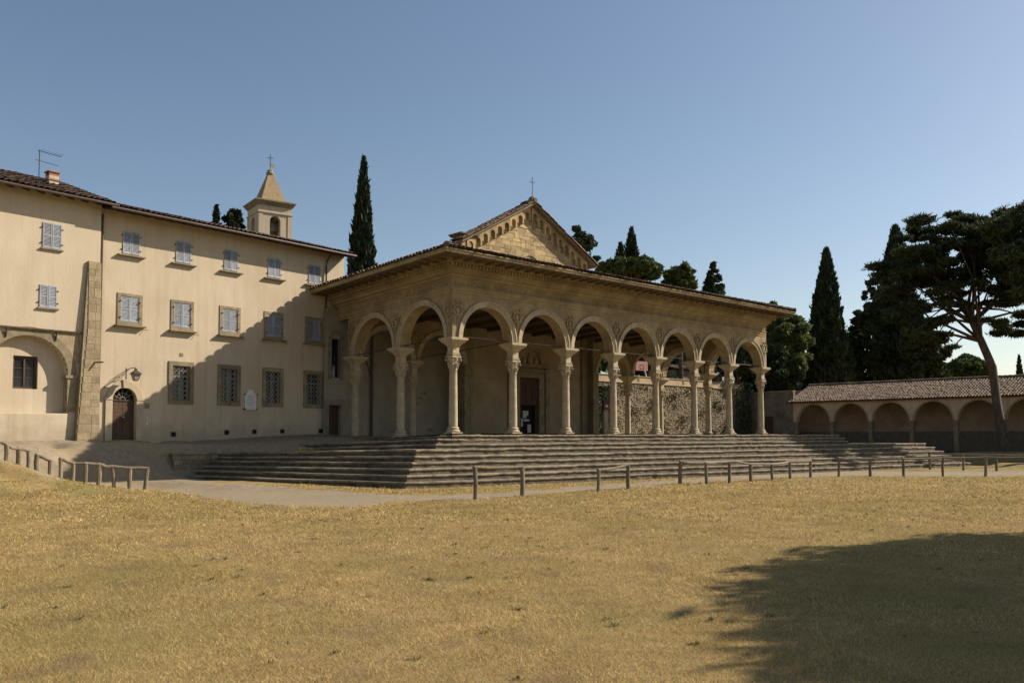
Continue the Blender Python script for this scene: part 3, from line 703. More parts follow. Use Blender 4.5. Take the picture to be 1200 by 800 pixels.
q = MB(); q.box(CU-.2, CU+.2, CV-.5, CV-.1, ZP+.1, ZP+.36); q.lathe([(.24, .36), (.2, .46), (.05, .55)], 10, (CU, CV-.3, ZP)); q.build('finial', 'pietra', church, bevel=.02)
q = MB(); q.tube([(CU, CV-.3, ZP+.5), (CU, CV-.3, ZP+1.75)], .022, 6); q.tube([(CU-.19, CV-.3, ZP+1.42), (CU+.19, CV-.3, ZP+1.42)], .02, 6); q.build('cross', 'iron', church)
q = MB(); ring(q, CU+.05, 10.35, .85, 1.05, CV-.08, CV+.02, math.pi, 0, 16); q.build('round_window_trim', 'gable', church)
q = MB(); q.box(7.25, 8.3, CV-.15, CV+.7, 9.5, 11.6); q.build('shoulder_pier', 'gable', church)
q = MB(); q.box(7.12, 8.4, CV-.27, CV+.8, 11.6, 11.69); q.box(7.05, 8.46, CV-.33, CV+.86, 11.69, 11.77); q.build('pier_cap', 'tile', church)
# church doorway
m = MB(); m.box(dx0-.42, dx0, CV-.10, CV+.3, -.33, dz1+.35); m.box(dx1, dx1+.42, CV-.10, CV+.3, -.33, dz1+.35); m.box(dx0, dx1, CV-.10, CV+.3, dz1, dz1+.35)
m.box(dx0-.62, dx1+.62, CV-.26, CV-.0, dz1+.35, dz1+.50); m.box(dx0-.95, dx0-.55, CV-.12, CV, -.33, dz1+.62); m.box(dx1+.55, dx1+.95, CV-.12, CV, -.33, dz1+.62)
m.box(dx0-1.05, dx1+1.05, CV-.30, CV, dz1+.62, dz1+.85)
fr = m.build('doorway_frame', 'pietra', church, bevel=.01)
dc = (dx0+dx1)/2
m = MB(); ring(m, dc, dz1+.85, .95, 1.25, CV-.14, CV); m.build('lunette_arch', 'carved', fr)
m = MB(); m.lathe([(.16, 0), (.2, .1), (.15, .35), (.1, .45), (.12, .55), (.07, .66)], 12, (dc, CV-.1, dz1+.85)); m.lathe([(.12, 0), (.14, .1), (.06, .4)], 10, (dc-.5, CV-.08, dz1+.85)); m.lathe([(.12, 0), (.14, .1), (.06, .4)], 10, (dc+.5, CV-.08, dz1+.85)); m.build('lunette_sculpture', 'colstone', fr, True)
m = MB(); m.box(dx0+.02, dx1-.02, CV+.25, CV+.32, -.33, dz1-.02); dr = m.build('church_door', 'void', church)
m = MB(); m.box(dx0+.02, dx1-.02, CV+.02, CV+.2, 1.85, dz1-.01)
for k in range(3): m.box(dx0+.08+k*.53, dx0+.5+k*.53, CV-.01, CV+.03, 2.0, 3.0)
m.build('tympanum_panel', 'church_door', dr)
for s_ in (0, 1):
    x = dx0+.02 if s_ == 0 else dx1-.22; MB().box(x, x+.2, CV+.05, CV+.24, -.33, 1.85).build('door_leaf', 'church_door', dr)
for (x, z, w, h) in ((.55, 1.15, .3, .45), (.32, .62, .22, .5), (.62, .95, .5, .12), (.95, .25, .3, .5), (.8, 1.3, .22, .3)): MB().box(dx0+x, dx0+x+w, CV+.236, CV+.249, z-.1, z+h-.1).build('notice', 'paper', dr)
for u in (CU-CH+.25, CU+CH-.25): MB().box(u-.3, u+.3, CV-.16, CV+.02, -.5, 6.4).build('pilaster', 'pietra', church)

MB().box(CU+CH+.003, CU+CH+.55, V2-.32, CV+.4, -.9, 6.55).build('corner_pier', 'pietra', church, bevel=.01)
MB().box(CU-CH-.45, CU-CH-.003, V2-.32, CV+.4, -.9, 6.55).build('corner_pier', 'pietra', church, bevel=.01)

# ------------------------------------------------------------------ annex behind the left wing
annex = thing('annex_wall', 'shaded plastered wall with rainwater pipe behind the portico wing', 'wall', (OP[0], OP[1], PZ), math.pi/2-TH)
AV = 9.3
q = MB(); wall_holes(q, -1.15, 7.57, -1.2, 6.6, AV, .35, [(-.72, -.18, 3.0, 5.05), (-.85, -.15, -.6, 1.55)])
aw = q.build('wall', mat('grey_plaster', (.25, .215, .155), (.33, .285, .21), 1.3, .9, .2, 9, cc=(.19, .155, .11), cscale=.7, cfac=.6), annex)
MB().box(-.72, -.18, AV+.25, AV+.3, 3.0, 5.05).build('window', 'glass', annex); MB().box(-.85, -.15, AV+.2, AV+.28, -.6, 1.55).build('door', 'door', annex)
m = MB(); m.box(-.9, -.72, AV-.05, AV+.1, 2.9, 5.1); m.box(-.18, -.02, AV-.05, AV+.1, 2.9, 5.1); ring(m, -.45, 5.05, .27, .43, AV-.05, AV+.1); m.build('window_frame', 'pietra', annex)
m = MB(); m.box(-1.0, -.85, AV-.05, AV+.1, -.6, 1.55); m.box(-.15, 0, AV-.05, AV+.1, -.6, 1.55); m.box(-1.05, .05, AV-.08, AV+.1, 1.55, 1.85); m.build('door_frame', 'pietra', annex)
MB().tube([(1.75, AV-.1, 6.5), (1.75, AV-.1, -.4)], .07, 10).build('rainwater_pipe', 'pipe', annex)
MB().tube([(.7, AV-.08, 5.7), (1.7, AV-.09, 3.2)], .03, 6).build('cable', 'iron', annex)
MB().tube([(.62, AV-.06, 6.4), (.62, AV-.06, -.4)], .025, 6).build('cable', 'iron', annex)
q = MB()
for k, (u, z) in enumerate(((4.6, 1.7), (4.85, 2.0), (5.1, 2.3), (4.3, 1.4), (5.6, .2), (3.0, .1))): q.box(u, u+.4, AV-.015, AV+.01, z, z+.16)
q.build('bare_stones', 'pietra', annex, kind='stuff')

# ------------------------------------------------------------------ convent building
conv = thing('convent_building', 'three storey cream convent with grey shutters and arched doorway', 'building', (OB[0], OB[1], EYE), math.pi/2-THB)
T0, T1 = -1.32, 11.74; ZB = 9.62; N4 = [.07+2.431*n for n in range(5)]; C0 = -.09
holes = []
for c in N4: holes += [(c-.36, c+.36, 7.84, 8.78), (c-.41, c+.41, 4.86, 5.96)]
for c in N4[1:]: holes.append((c-.43, c+.43, 1.55, 3.12))
holes.append((C0-.5, C0+.5, -.8, 2.0))
q = MB(); wall_holes(q, T0, T1, -1.2, ZB, 0, .3, holes)
q.quad((T1, 0, -1.2), (T1, 9, -1.2), (T1, 9, ZB), (T1, 0, ZB)); q.quad((T0, 9, -1.2), (T0, 9, ZB), (T1, 9, ZB), (T1, 9, -1.2))
bw = q.build('wall', 'stucco', conv)
def louvre(parent, x0, x1, z0, z1, y, name='shutter'):
    m = MB(); e = .045
    m.box(x0, x0+e, y-.02, y+.02, z0, z1); m.box(x1-e, x1, y-.02, y+.02, z0, z1); m.box(x0+e, x1-e, y-.02, y+.02, z0, z0+.07); m.box(x0+e, x1-e, y-.02, y+.02, z1-.06, z1)
    mid = (z0+z1)/2; m.box(x0+e, x1-e, y-.018, y+.018, mid-.025, mid+.025)
    n = int((z1-z0-.13)/.052); dz = (z1-z0-.13)/n
    for k in range(n):
        z = z0+.07+k*dz; i = len(m.v)
        m.v += [(x0+e, y-.018, z), (x1-e, y-.018, z), (x1-e, y+.014, z+dz*.95), (x0+e, y+.014, z+dz*.95), (x0+e, y-.012, z+.007), (x1-e, y-.012, z+.007), (x1-e, y+.02, z+dz*.95+.007), (x0+e, y+.02, z+dz*.95+.007)]
        m.f += [tuple(i+j for j in f) for f in ((0, 1, 2, 3), (7, 6, 5, 4), (0, 4, 5, 1), (2, 6, 7, 3), (1, 5, 6, 2), (3, 7, 4, 0))]
    o = m.build(name, 'shutter', parent); return o
def hinges(parent, xs, zs, y):
    for x in xs:
        for z in zs: MB().box(x-.03, x+.03, y-.05, y+.0, z-.02, z+.02).build('hinge', 'iron', parent)
for c in N4:                                             # top floor: plain shuttered openings
    m = MB(); m.box(c-.36, c+.36, .24, .29, 7.84, 8.78); w = m.build('window', 'void', conv)
    louvre(w, c-.365, c-.01, 7.82, 8.80, -.012); louvre(w, c+.01, c+.365, 7.82, 8.80, -.012)
    MB().box(c-.60, c+.60, -.17, .02, 7.70, 7.76).build('sill', 'pietra', w, bevel=.008)
    hinges(w, (c-.40, c+.40), (8.0, 8.6), -.0)
    m = MB(); z0, z1 = 4.72, 6.09                          # middle floor: stone frames
    m.box(c-.56, c-.40, -.035, .1, z0, z1); m.box(c+.40, c+.56, -.035, .1, z0, z1); m.box(c-.40, c+.40, -.035, .1, 5.96, z1); m.box(c-.40, c+.40, -.035, .1, z0, 4.87)
    w = m.build('window', 'pietra', conv, bevel=.006)
    MB().box(c-.40, c+.40, .22, .28, 4.86, 5.97).build('pane', 'void', w)
    louvre(w, c-.40, c-.008, 4.88, 5.955, .01); louvre(w, c+.008, c+.40, 4.88, 5.955, .01)
    MB().box(c-.66, c+.66, -.22, .0, 4.645, 4.715).build('sill', 'pietra', w, bevel=.008)
    hinges(w, (c-.43, c+.43), (5.05, 5.75), -.03)
    m = MB()
    for s in (-1, 1): m.tube([(c+s*.62, .0, 4.60), (c+s*.74, -.18, 4.56)], .012, 5)
    m.build('shutter_stay', 'iron', w)
for c in N4[1:]:                                         # ground floor: barred windows
    m = MB(); z0, z1 = 1.38, 3.31
    m.box(c-.61, c-.42, -.05, .1, z0, z1); m.box(c+.42, c+.61, -.05, .1, z0, z1); m.box(c-.42, c+.42, -.05, .1, 3.11, z1); m.box(c-.42, c+.42, -.05, .1, z0, 1.56)
    w = m.build('window', 'pietra', conv, bevel=.006)
    MB().box(c-.42, c+.42, .24, .29, 1.55, 3.12).build('pane', 'glass', w)
    m = MB()
    for x in (c-.40, c-.02, c+.37): m.box(x, x+.035, .16, .2, 1.56, 3.11)
    m.box(c-.4, c+.4, .16, .199, 2.62, 2.66); m.build('casement', 'shutter', w)
    m = MB(); nz = 7; hz = 1.55/nz                       # interlaced lattice
    for k in range(4):
        x0 = c-.42+k*.21
        for s in (-1, 1):
            pts = [(x0+.105+s*.105*math.cos(math.pi*j/2), .04, 1.56+1.55*j/(2*nz)) for j in range(2*nz+1)]
            m.tube(pts, .014, 5)
    for j in range(1, nz): m.tube([(c-.42, .045, 1.56+hz*j), (c+.42, .045, 1.56+hz*j)], .008, 5)
    m.build('grille', 'grille', w)
# doorway
ZS = 1.5
m = MB()
m.box(C0-.82, C0-.52, -.07, .15, -.5, ZS); m.box(C0+.52, C0+.82, -.07, .15, -.5, ZS)
ring(m, C0, ZS, .52, .80, -.07, .15, n=20); m.box(C0-.87, C0-.52, -.09, .15, ZS-.02, ZS+.10); m.box(C0+.52, C0+.87, -.09, .15, ZS-.02, ZS+.10)
m.poly([(C0-.09, ZS+.5), (C0+.09, ZS+.5), (C0+.12, ZS+.86), (C0-.12, ZS+.86)], -.12, .1)
dfr = m.build('doorway_surround', mat('pale_surround', (.36, .295, .195), (.45, .375, .26), 3, .85, .2), conv, bevel=.008)
sp = MB()
for s in (-1, 1):
    pts = [(C0+s*.53, ZS)]+[(C0+s*.53*math.cos(a), ZS+.53*math.sin(a)) for a in np.linspace(.1, math.pi/2, 8)]+[(C0, 2.02), (C0+s*.53, 2.02)]
    sp.poly(pts if s > 0 else pts[::-1], -.01, .2)
sp.build('spandrel', 'stucco', dfr)
dl = MB().box(C0-.5, C0+.5, .14, .2, -.5, ZS-.04).build('door', 'door', conv)
for k in range(2):
    for r in range(11): MB().box(C0-.485+k*.49, C0-.01+k*.49, .118, .139, -.36+r*.165, -.205+r*.165).build('board', 'door', dl)
MB().lathe([(.025, 0), (.035, .03), (.01, .05)], 10, (C0+.03, .10, .75)).build('knob', 'marble', dl)
m = MB(); m.box(C0-.52, C0+.52, .08, .16, ZS-.05, ZS+.01)
m.build('transom', 'door', dl)
MB().poly(arc(C0, ZS, .52, math.pi, 0, 14), .18, .22).build('fanlight', 'void', dl)
m = MB()
for k in range(1, 6): a = math.pi*k/6; m.tube([(C0+.1*math.cos(a), .12, ZS+.1*math.sin(a)), (C0+.32*math.cos(a+.12), .11, ZS+.32*math.sin(a+.12)), (C0+.5*math.cos(a), .12, ZS+.5*math.sin(a))], .011, 5)
for r in (.11, .3): m.tube([(C0+r*math.cos(a), .12, ZS+r*math.sin(a)) for a in np.linspace(0, math.pi, 13)], .011, 5)
m.build('fanlight_grille', 'grille', dl)
MB().box(C0-.95, C0+.95, -.45, .05, -.62, -.28).build('doorstep', 'pietra', conv, bevel=.015)
MB().box(C0+.92, C0+1.12, -.03, .0, 1.17, 1.38).build('name_plate', 'pietra', conv)
m = MB(); m.box(C0+.98, C0+1.06, -.04, .0, .42, .55); m.box(C0+.99, C0+1.05, -.03, 0, .68, .74); m.build('intercom', 'marble', conv)
for t, z in ((2.18, .03), (4.85, .12), (6.35, .16), (7.95, .18), (10.3, .2)):
    w = MB().box(t-.14, t+.14, -.012, .02, z-.12, z+.12).build('cellar_vent', 'pietra', conv)
    MB().box(t-.10, t+.10, -.03, .0, z-.09, z+.09).build('vent_opening', 'void', w)
MB().box(2.42, 2.58, -.02, .0, 3.55, 3.70).build('wall_plate', 'pietra', conv)
MB().lathe([(.02, 0), (.08, .03), (.10, .16), (.05, .2)], 12, (10.85, -.14, 3.36)).build('wall_lamp', 'iron', conv)
m = MB(); m.poly([(5.78, 1.28), (6.40, 1.28), (6.40, 1.98), (6.30, 2.0), (6.24, 2.14), (6.09, 2.2), (5.94, 2.14), (5.88, 2.0), (5.78, 1.98)], -.05, .0)
pq = m.build('memorial_plaque', 'marble', conv, bevel=.01)
m = MB(); m.box(5.72, 6.46, -.09, 0, 1.93, 1.98); m.box(5.74, 6.44, -.08, 0, 1.21, 1.27); m.build('plaque_ledge', 'marble', pq)
m = MB()
for r in range(6): m.box(5.86+.03*(r % 2), 6.33-.04*(r % 3), -.0525, -.0495, 1.82-r*.08, 1.835-r*.08)
m.build('inscription_lines', 'dado', pq)
for t in (5.76, 6.42):
    for z in (1.24, 1.955): MB().box(t-.03, t+.03, -.12, -.0, z-.03, z+.03).build('bracket', 'iron', pq)
MB().tube([(T0+.09, -.09, ZB-.3), (T0+.09, -.09, -.6)], .055, 8).build('downpipe', 'pipe', conv)
MB().tube([(10.55, -.55, ZB-.05), (10.52, -.12, ZB-.5), (10.5, -.09, ZB-.8), (10.5, -.09, 6.0)], .045, 8).build('downpipe', 'pipe', conv)
# roof
def eaves_roof(parent, t0, t1, zw, over, depth, slope, m='tile', raf=True):
    ez_ = zw-slope*over+.12; c, s = 1/math.hypot(1, slope), slope/math.hypot(1, slope)
    q = MB(); q.quad((t0, -over, ez_), (t1, -over, ez_), (t1, depth, ez_+slope*(depth+over)), (t0, depth, ez_+slope*(depth+over)))
    q.quad((t0, -over, ez_-.04), (t0, depth, ez_-.04+slope*(depth+over)), (t1, depth, ez_-.04+slope*(depth+over)), (t1, -over, ez_-.04))
    q.quad((t0, -over, ez_-.04), (t1, -over, ez_-.04), (t1, -over, ez_), (t0, -over, ez_))
    q.quad((t0, depth, ez_+slope*(depth+over)), (t1, depth, ez_+slope*(depth+over)), (t1, 2*depth+over, ez_), (t0, 2*depth+over, ez_))
    for t in (t0, t1): q.f.append(None) if 0 else None
    ro = q.build('roof', 'tilebed', parent)
    tiles('roof_tiles', ro, (t0, -over-.03, ez_+.02), (1, 0, 0), (0, c, s), t1-t0, (depth+over)/c, m)
    if raf:
        n = int((t1-t0)/.55)
        for k in range(n+1):
            t = t0+.1+k*(t1-t0-.2)/n; z0 = ez_-.045
            i = MB(); i.v += [(t-.05, -over+.06, z0-.11+slope*.06), (t+.05, -over+.06, z0-.11+slope*.06), (t+.05, .06, z0-.11+slope*(over+.06)), (t-.05, .06, z0-.11+slope*(over+.06)), (t-.05, -over+.06, z0+slope*.06), (t+.05, -over+.06, z0+slope*.06), (t+.05, .06, z0+slope*(over+.06)), (t-.05, .06, z0+slope*(over+.06))]
            i.f += [(0, 3, 2, 1), (4, 5, 6, 7), (0, 1, 5, 4), (1, 2, 6, 5), (2, 3, 7, 6), (3, 0, 4, 7)]; i.build('rafter', 'wood', ro)
    q = MB(); q.tube([(t0, -over-.10, ez_-.03), (t1, -over-.10, ez_-.03)], .06, 8); q.build('gutter', 'pipe', ro)
    return ro, ez_
eaves_roof(conv, T0+.1, T1+.12, ZB, .78, 4.6, .28)
# ------------------------------------------------------------------ left wing building
wing = thing('wing_building', 'cream wing with blind stone arch, string course and corner buttress', 'building', (OB[0], OB[1], EYE), math.pi/2-THB)
WY = -.22; W0, W1 = -13.0, T0-.02; ZW = 9.78
holes = [(-3.64, -2.94, 7.5, 8.48), (-3.70, -3.06, 5.1, 5.96), (-8.6, -7.9, 7.5, 8.48), (-8.6, -7.9, 5.1, 5.96)]
q = MB(); wall_holes(q, W0, W1, 4.25, ZW, WY, .3, holes)
AC = [-4.03, -8.6]; AR = 1.50; AZ_ = 2.42
lo = MB(); xs = [W0, AC[1]-AR-.0, AC[1]+AR, AC[0]-AR, AC[0]+AR, W1]
for a, b in ((xs[0], xs[1]), (xs[2], xs[3]), (xs[4], xs[5])): q.quad((a, WY, -1.2), (b, WY, -1.2), (b, WY, 4.25), (a, WY, 4.25))
for c in AC:
    A_ = arc(c, AZ_, AR, n=22)
    for p, r in zip(A_, A_[1:]):
        q.quad((p[0], WY, p[1]), (r[0], WY, r[1]), (r[0], WY, 4.25), (p[0], WY, 4.25)); q.quad((p[0], WY, p[1]), (p[0], WY+.38, p[1]), (r[0], WY+.38, r[1]), (r[0], WY, r[1]))
    for s in (-1, 1): q.quad((c+s*AR, WY, -1.2), (c+s*AR, WY+.38, -1.2), (c+s*AR, WY+.38, AZ_), (c+s*AR, WY, AZ_))
q.quad((W1, WY, -1.2), (W1, .3, -1.2), (W1, .3, ZW), (W1, WY, ZW)); q.quad((W0, 9, -1.2), (W0, 9, ZW), (W1, 9, ZW), (W1, 9, -1.2)); q.quad((W1, .3, ZB-.6), (W1, 9, ZB-.6), (W1, 9, ZW), (W1, .3, ZW))
ww = q.build('wall', 'stucco2', wing)
for c in AC:
    m = MB(); hs = [(c-.44, c+.48, 1.82, 3.12)]
    wall_holes(m, c-AR-.01, c+AR+.01, -1.2, 4.0, WY+.37, .25, hs); m.build('recess_wall', 'stucco2', wing)
    m = MB(); ring(m, c, AZ_, AR, AR+.34, WY-.012, WY+.15, n=24); m.build('stone_arch', 'pietra', wing)
    # voussoir stones of the spandrel, then impost and pier
    m = MB(); m.box(c+AR-.02, c+AR+.45, WY-.016, WY+.36, .92, AZ_-.12); m.box(c+AR-.10, c+AR+.48, WY-.06, WY+.36, AZ_-.12, AZ_+.0); m.build('arch_pier', 'pietra', wing)
    m = MB(); m.box(c-AR-.40, c+AR+.0, WY-.05, WY+.36, -1.2, .86); m.build('plinth', 'stucco2', wing, bevel=.03)
    m = MB(); wz = WY+.37
    m.box(c-.46, c-.36, wz+.1, wz+.2, 1.82, 3.12); m.box(c+.38, c+.48, wz+.1, wz+.2, 1.82, 3.12); m.box(c-.36, c+.38, wz+.1, wz+.2, 3.02, 3.12); m.box(c-.36, c+.38, wz+.1, wz+.2, 1.82, 1.9); m.box(c-.02, c+.04, wz+.09, wz+.2, 1.9, 3.02)
    w = m.build('window', 'door', wing)
    for s, (a, b) in enumerate(((c-.36, c-.02), (c+.04, c+.38))):
        MB().box(a, b, wz+.15, wz+.17, 1.9, 3.02).build('pane', 'glass', w)
        for z in (2.27, 2.64): MB().box(a, b, wz+.12, wz+.149, z-.012, z+.012).build('glazing_bar', 'door', w)
# stone spandrel patch right of the arch
m = MB(); pts = [(AC[0]+AR*.0, 4.14)]+[(AC[0]+(AR+.34)*math.cos(a), AZ_+(AR+.34)*math.sin(a)) for a in np.linspace(math.pi/2-.15, .25, 10)]+[(W1-.75, 2.9), (W1-.75, 4.14)]
m.poly(pts, WY-.008, WY+.1); m.build('stone_spandrel', 'block', wing)
for (x0, x1, z0, z1) in holes:
    c = (x0+x1)/2
    w = MB().box(x0, x1, WY+.2, WY+.26, z0, z1).build('window', 'void', wing); louvre(w, x0-.01, c-.008, z0-.02, z1+.02, WY-.01); louvre(w, c+.008, x1+.01, z0-.02, z1+.02, WY-.01)
    MB().box(x0-.08, x1+.08, WY-.09, WY+.0, z0-.09, z0-.03).build('sill', 'pietra', w)
    hinges(w, (x0-.04, x1+.04), (z0+.18, z1-.18), WY)
MB().box(W0, W1-.62, WY-.10, WY+.0, 4.15, 4.21).build('string_course', 'wood', wing)
for t in (-4.9, -3.05, -6.6): MB().tube([(t, WY-.02, 3.78), (t, WY-.09, 4.15)], .03, 6).build('iron_stay', 'iron', wing)
MB().tube([(-1.35, WY-.5, 3.0), (-1.75, WY-.02, 2.98)], .03, 6).build('iron_stay', 'iron', wing)
# buttress of separate stones
bt = MB(); bt.v += [(-1.86, WY, 7.2), (-1.34, WY, 7.2), (-1.34, WY-.10, 7.2), (-1.86, WY-.10, 7.2), (-2.32, WY, -1.2), (-1.34, WY, -1.2), (-1.34, WY-.30, -1.2), (-2.32, WY-.30, -1.2)]
bt.f += [(0, 1, 2, 3), (3, 2, 6, 7), (0, 3, 7, 4), (1, 5, 6, 2)]
but = bt.build('buttress', 'pietra', wing)
z = -.5
def bl(z): f = (7.2-z)/8.4; return -1.86-.46*max(0, (f-.35)/.65)
while z < 7.1:
    h = random.uniform(.24, .42); h = min(h, 7.2-z); f = (7.2-z)/8.4; y = WY-.10-.2*f; a = bl(z); cuts = [a, -1.345]
    if random.random() < .75 or -1.345-a > .7: cuts = [a, a+(-1.345-a)*random.uniform(.35, .65), -1.345]
    for p, r in zip(cuts, cuts[1:]): MB().box(p+.003, r-.003, y-.012-random.random()*.012, y+.06, z+.003, z+h-.004).build('stone', 'block', but, bevel=.008)
    z += h
rw, ez2 = eaves_roof(wing, W0, W1+.42, ZW, .80, 5.0, .345)
m = MB(); m.box(-2.5, -2.1, 2.2, 2.6, 10.0, 11.15); ch = m.build('chimney', 'stucco2', rw)
m = MB(); m.box(-2.54, -2.06, 2.16, 2.64, 10.95, 11.02); m.box(-2.5, -2.1, 2.2, 2.28, 11.15, 11.3); m.box(-2.5, -2.1, 2.52, 2.6, 11.15, 11.3); m.box(-2.55, -2.05, 2.15, 2.65, 11.3, 11.35); m.build('chimney_cap', 'brick', rw)
an = thing('roof_antenna', 'thin television antenna on the wing roof beside the chimney', 'antenna', (OB[0]+UB[0]*-2.65+VB[0]*2.9, OB[1]+UB[1]*-2.65+VB[1]*2.9, EYE+10.9), math.pi/2-THB)
MB().tube([(0, 0, -.6), (0, 0, 1.45)], .02, 6).build('mast', 'iron', an); MB().tube([(-.1, 0, 1.42), (1.0, .2, 1.42)], .014, 5).build('boom', 'iron', an); MB().tube([(-.15, 0, .98), (.85, .15, .98)], .014, 5).build('boom', 'iron', an)
m = MB()
for k in range(7): m.tube([(.05+k*.14, -.25, 1.42), (.05+k*.14, .25, 1.42)], .007, 4)
m.build('elements', 'iron', an)
# street lantern on its bracket
LX = C0+.27
lan = thing('wall_lantern', 'wrought iron wall lantern on scrolled bracket above the convent door', 'lantern', (OB[0]+UB[0]*C0, OB[1]+UB[1]*C0, EYE+2.35), math.pi/2-THB)
LO = -.75; lan.scale = (.85, .85, .85)
m = MB(); m.tube([(.08, 0, .05), (.08, 0, .62)], .022, 6); m.tube([(.08, .02, .5), (.12, LO*.6, .60), (.2, LO, .60)], .018, 6); m.tube([(-1.05, 0, -.45), (.08, -.25, .52)], .014, 5)
m.tube([(-.6, -.02, -.12), (-.3, -.08, .0), (-.05, -.12, .3), (-.2, -.08, .22)], .012, 5)
m.build('bracket', 'iron', lan)
bodyv = MB(); c = (.2, LO)
def fr4(m, r0, z0, r1, z1):
    i = len(m.v); m.v += [(c[0]-r0, c[1]-r0, z0), (c[0]+r0, c[1]-r0, z0), (c[0]+r0, c[1]+r0, z0), (c[0]-r0, c[1]+r0, z0), (c[0]-r1, c[1]-r1, z1), (c[0]+r1, c[1]-r1, z1), (c[0]+r1, c[1]+r1, z1), (c[0]-r1, c[1]+r1, z1)]
    m.f += [(i, i+1, i+5, i+4), (i+1, i+2, i+6, i+5), (i+2, i+3, i+7, i+6), (i+3, i, i+4, i+7), (i+3, i+2, i+1, i), (i+4, i+5, i+6, i+7)]
fr4(bodyv, .10, -.02, .17, .28); bodyv.build('lantern_glass', 'grille', lan)
m = MB(); fr4(m, .24, .28, .07, .45); fr4(m, .06, .45, .05, .56); fr4(m, .08, -.06, .10, -.02)
for sx in (-1, 1):
    for sy in (-1, 1): m.tube([(c[0]+sx*.1, c[1]+sy*.1, -.02), (c[0]+sx*.17, c[1]+sy*.17, .28)], .012, 5)
m.build('lantern_frame', 'iron', lan)

# ------------------------------------------------------------------ bell tower
TD = 58.0; P = ond(315.5, 278, TD)
tw = thing('bell_tower', 'square plastered bell tower with pyramid roof and hanging bronze bell', 'tower', (P[0], P[1], EYE), math.pi/2-.96)
HW = 1.13; zt0 = (509.3-247)*TD/F; zb0 = 6.0
m = MB()
for side in range(4):                                    # four faces with arched openings
    q = MB(); z1 = zt0-.80
    for a, b in ((-HW, -.36), (.36, HW)): q.poly([(a, zb0), (b, zb0), (b, zt0-.3), (a, zt0-.3)], -HW, -HW+.3)
    A_ = arc(0, z1, .36, n=12)
    for p, r in zip(A_, A_[1:]): q.poly([p, r, (r[0], zt0-.3), (p[0], zt0-.3)], -HW, -HW+.3)
    q.box(-.36, .36, -HW, -HW+.3, zb0, zt0-2.6)
    for a in (-HW+.0, HW-.0):
        s_ = 1 if a > 0 else -1; q.box(min(a, a-s_*.28), max(a, a-s_*.28), -HW-.03, -HW+.0, zb0, zt0-.32)
    ca, sa = math.cos(side*math.pi/2), math.sin(side*math.pi/2); q.v = [(x*ca-y*sa, x*sa+y*ca, z) for x, y, z in q.v]
    m.v, m.f = [], []
    q.build('tower_wall', 'stucco', tw)
m = MB(); m.box(-HW-.07, HW+.07, -HW-.07, HW+.07, zt0-.30, zt0-.22); m.box(-HW-.0, HW+.0, -HW-.0, HW+.0, zt0-.22, zt0+.22); m.build('frieze', 'stucco', tw)
m = MB()
for k in range(4): e = HW+.05+k*.065; m.box(-e, e, -e, e, zt0+.20+k*.09, zt0+.295+k*.09)
m.build('cornice', 'pietra', tw)
m = MB(); zc = zt0+.56; e = HW*.78; tz = zc+2.1; i = 0
m.v += [(-e, -e, zc), (e, -e, zc), (e, e, zc), (-e, e, zc), (-.16, -.16, tz), (.16, -.16, tz), (.16, .16, tz), (-.16, .16, tz)]
m.f += [(0, 1, 5, 4), (1, 2, 6, 5), (2, 3, 7, 6), (3, 0, 4, 7), (4, 5, 6, 7), (3, 2, 1, 0)]; m.build('spire', mat('spire_tile', (.24, .175, .10), (.34, .26, .155), 4, .9, .4, 14), tw)
m = MB(); m.lathe([(.26, 0), (.28, .1), (.2, .2), (.2, .3), (.08, .36)], 10, (0, 0, tz-.05)); m.build('finial', 'pietra', tw)
m = MB(); m.tube([(0, 0, tz+.2), (0, 0, tz+1.35)], .022, 6); m.tube([(-.2, .05, tz+1.12), (.2, -.05, tz+1.12)], .018, 6); m.build('cross', 'iron', tw)
m = MB(); m.poly([(.03, tz+.55), (.32, tz+.45), (.25, tz+.58), (.36, tz+.70), (.03, tz+.75)], -.012, .012); m.build('weather_vane', 'parapet', tw)
m = MB(); m.lathe([(.40, 0), (.37, .06), (.28, .25), (.23, .50), (.18, .62), (.06, .68)], 18, (0, -HW+.55, zt0-1.42)); m.tube([(0, -HW+.55, zt0-1.5), (0, -HW+.55, zt0-1.1)], .03, 6); m.build('bell', 'bronze', tw, True)
m = MB(); m.box(-.34, .34, -HW+.45, -HW+.65, zt0-.76, zt0-.60); m.lathe([(.12, 0), (.12, .12)], 10, (0, -HW+.55, zt0-.60)); m.build('bell_yoke', 'wood', tw)

# ------------------------------------------------------------------ right-hand loggia
lg = thing('cloister_loggia', 'low tan loggia with round arches and clay tile roof', 'loggia', (OP[0], OP[1], EYE), math.pi/2-TH)
vs = [onu(x, 492, UA)[1] for x in (932.5, 1175.5)]; SPL = (vs[0]-vs[1])/5; VL0 = vs[0]
NL = 9; zs_ = onu(1095, 492, UA)[2]; zcr = onu(1095, 475.2, UA)[2]; zev = onu(1040, 469.3, UA)[2]
RL = SPL/2-.24
def lv(p): return (UA+p[1], VL0-p[0], p[2])                # x along the loggia toward the camera, y into it
m = MB(); arch_wall(m, 0, NL, SPL, zs_, RL, zev+.15, 0, .42); m.box(-.28, 0, 0, .42, zs_, zev+.15)
m.v = [lv(p) for p in m.v]; m.build('arcade_wall', 'loggia', lg)
for i in range(NL):
    m = MB(); ring(m, (i+.5)*SPL, zs_, RL-.002, RL+.13, -.03, .0); m.v = [lv(p) for p in m.v]; m.build('archivolt', 'parapet', lg)
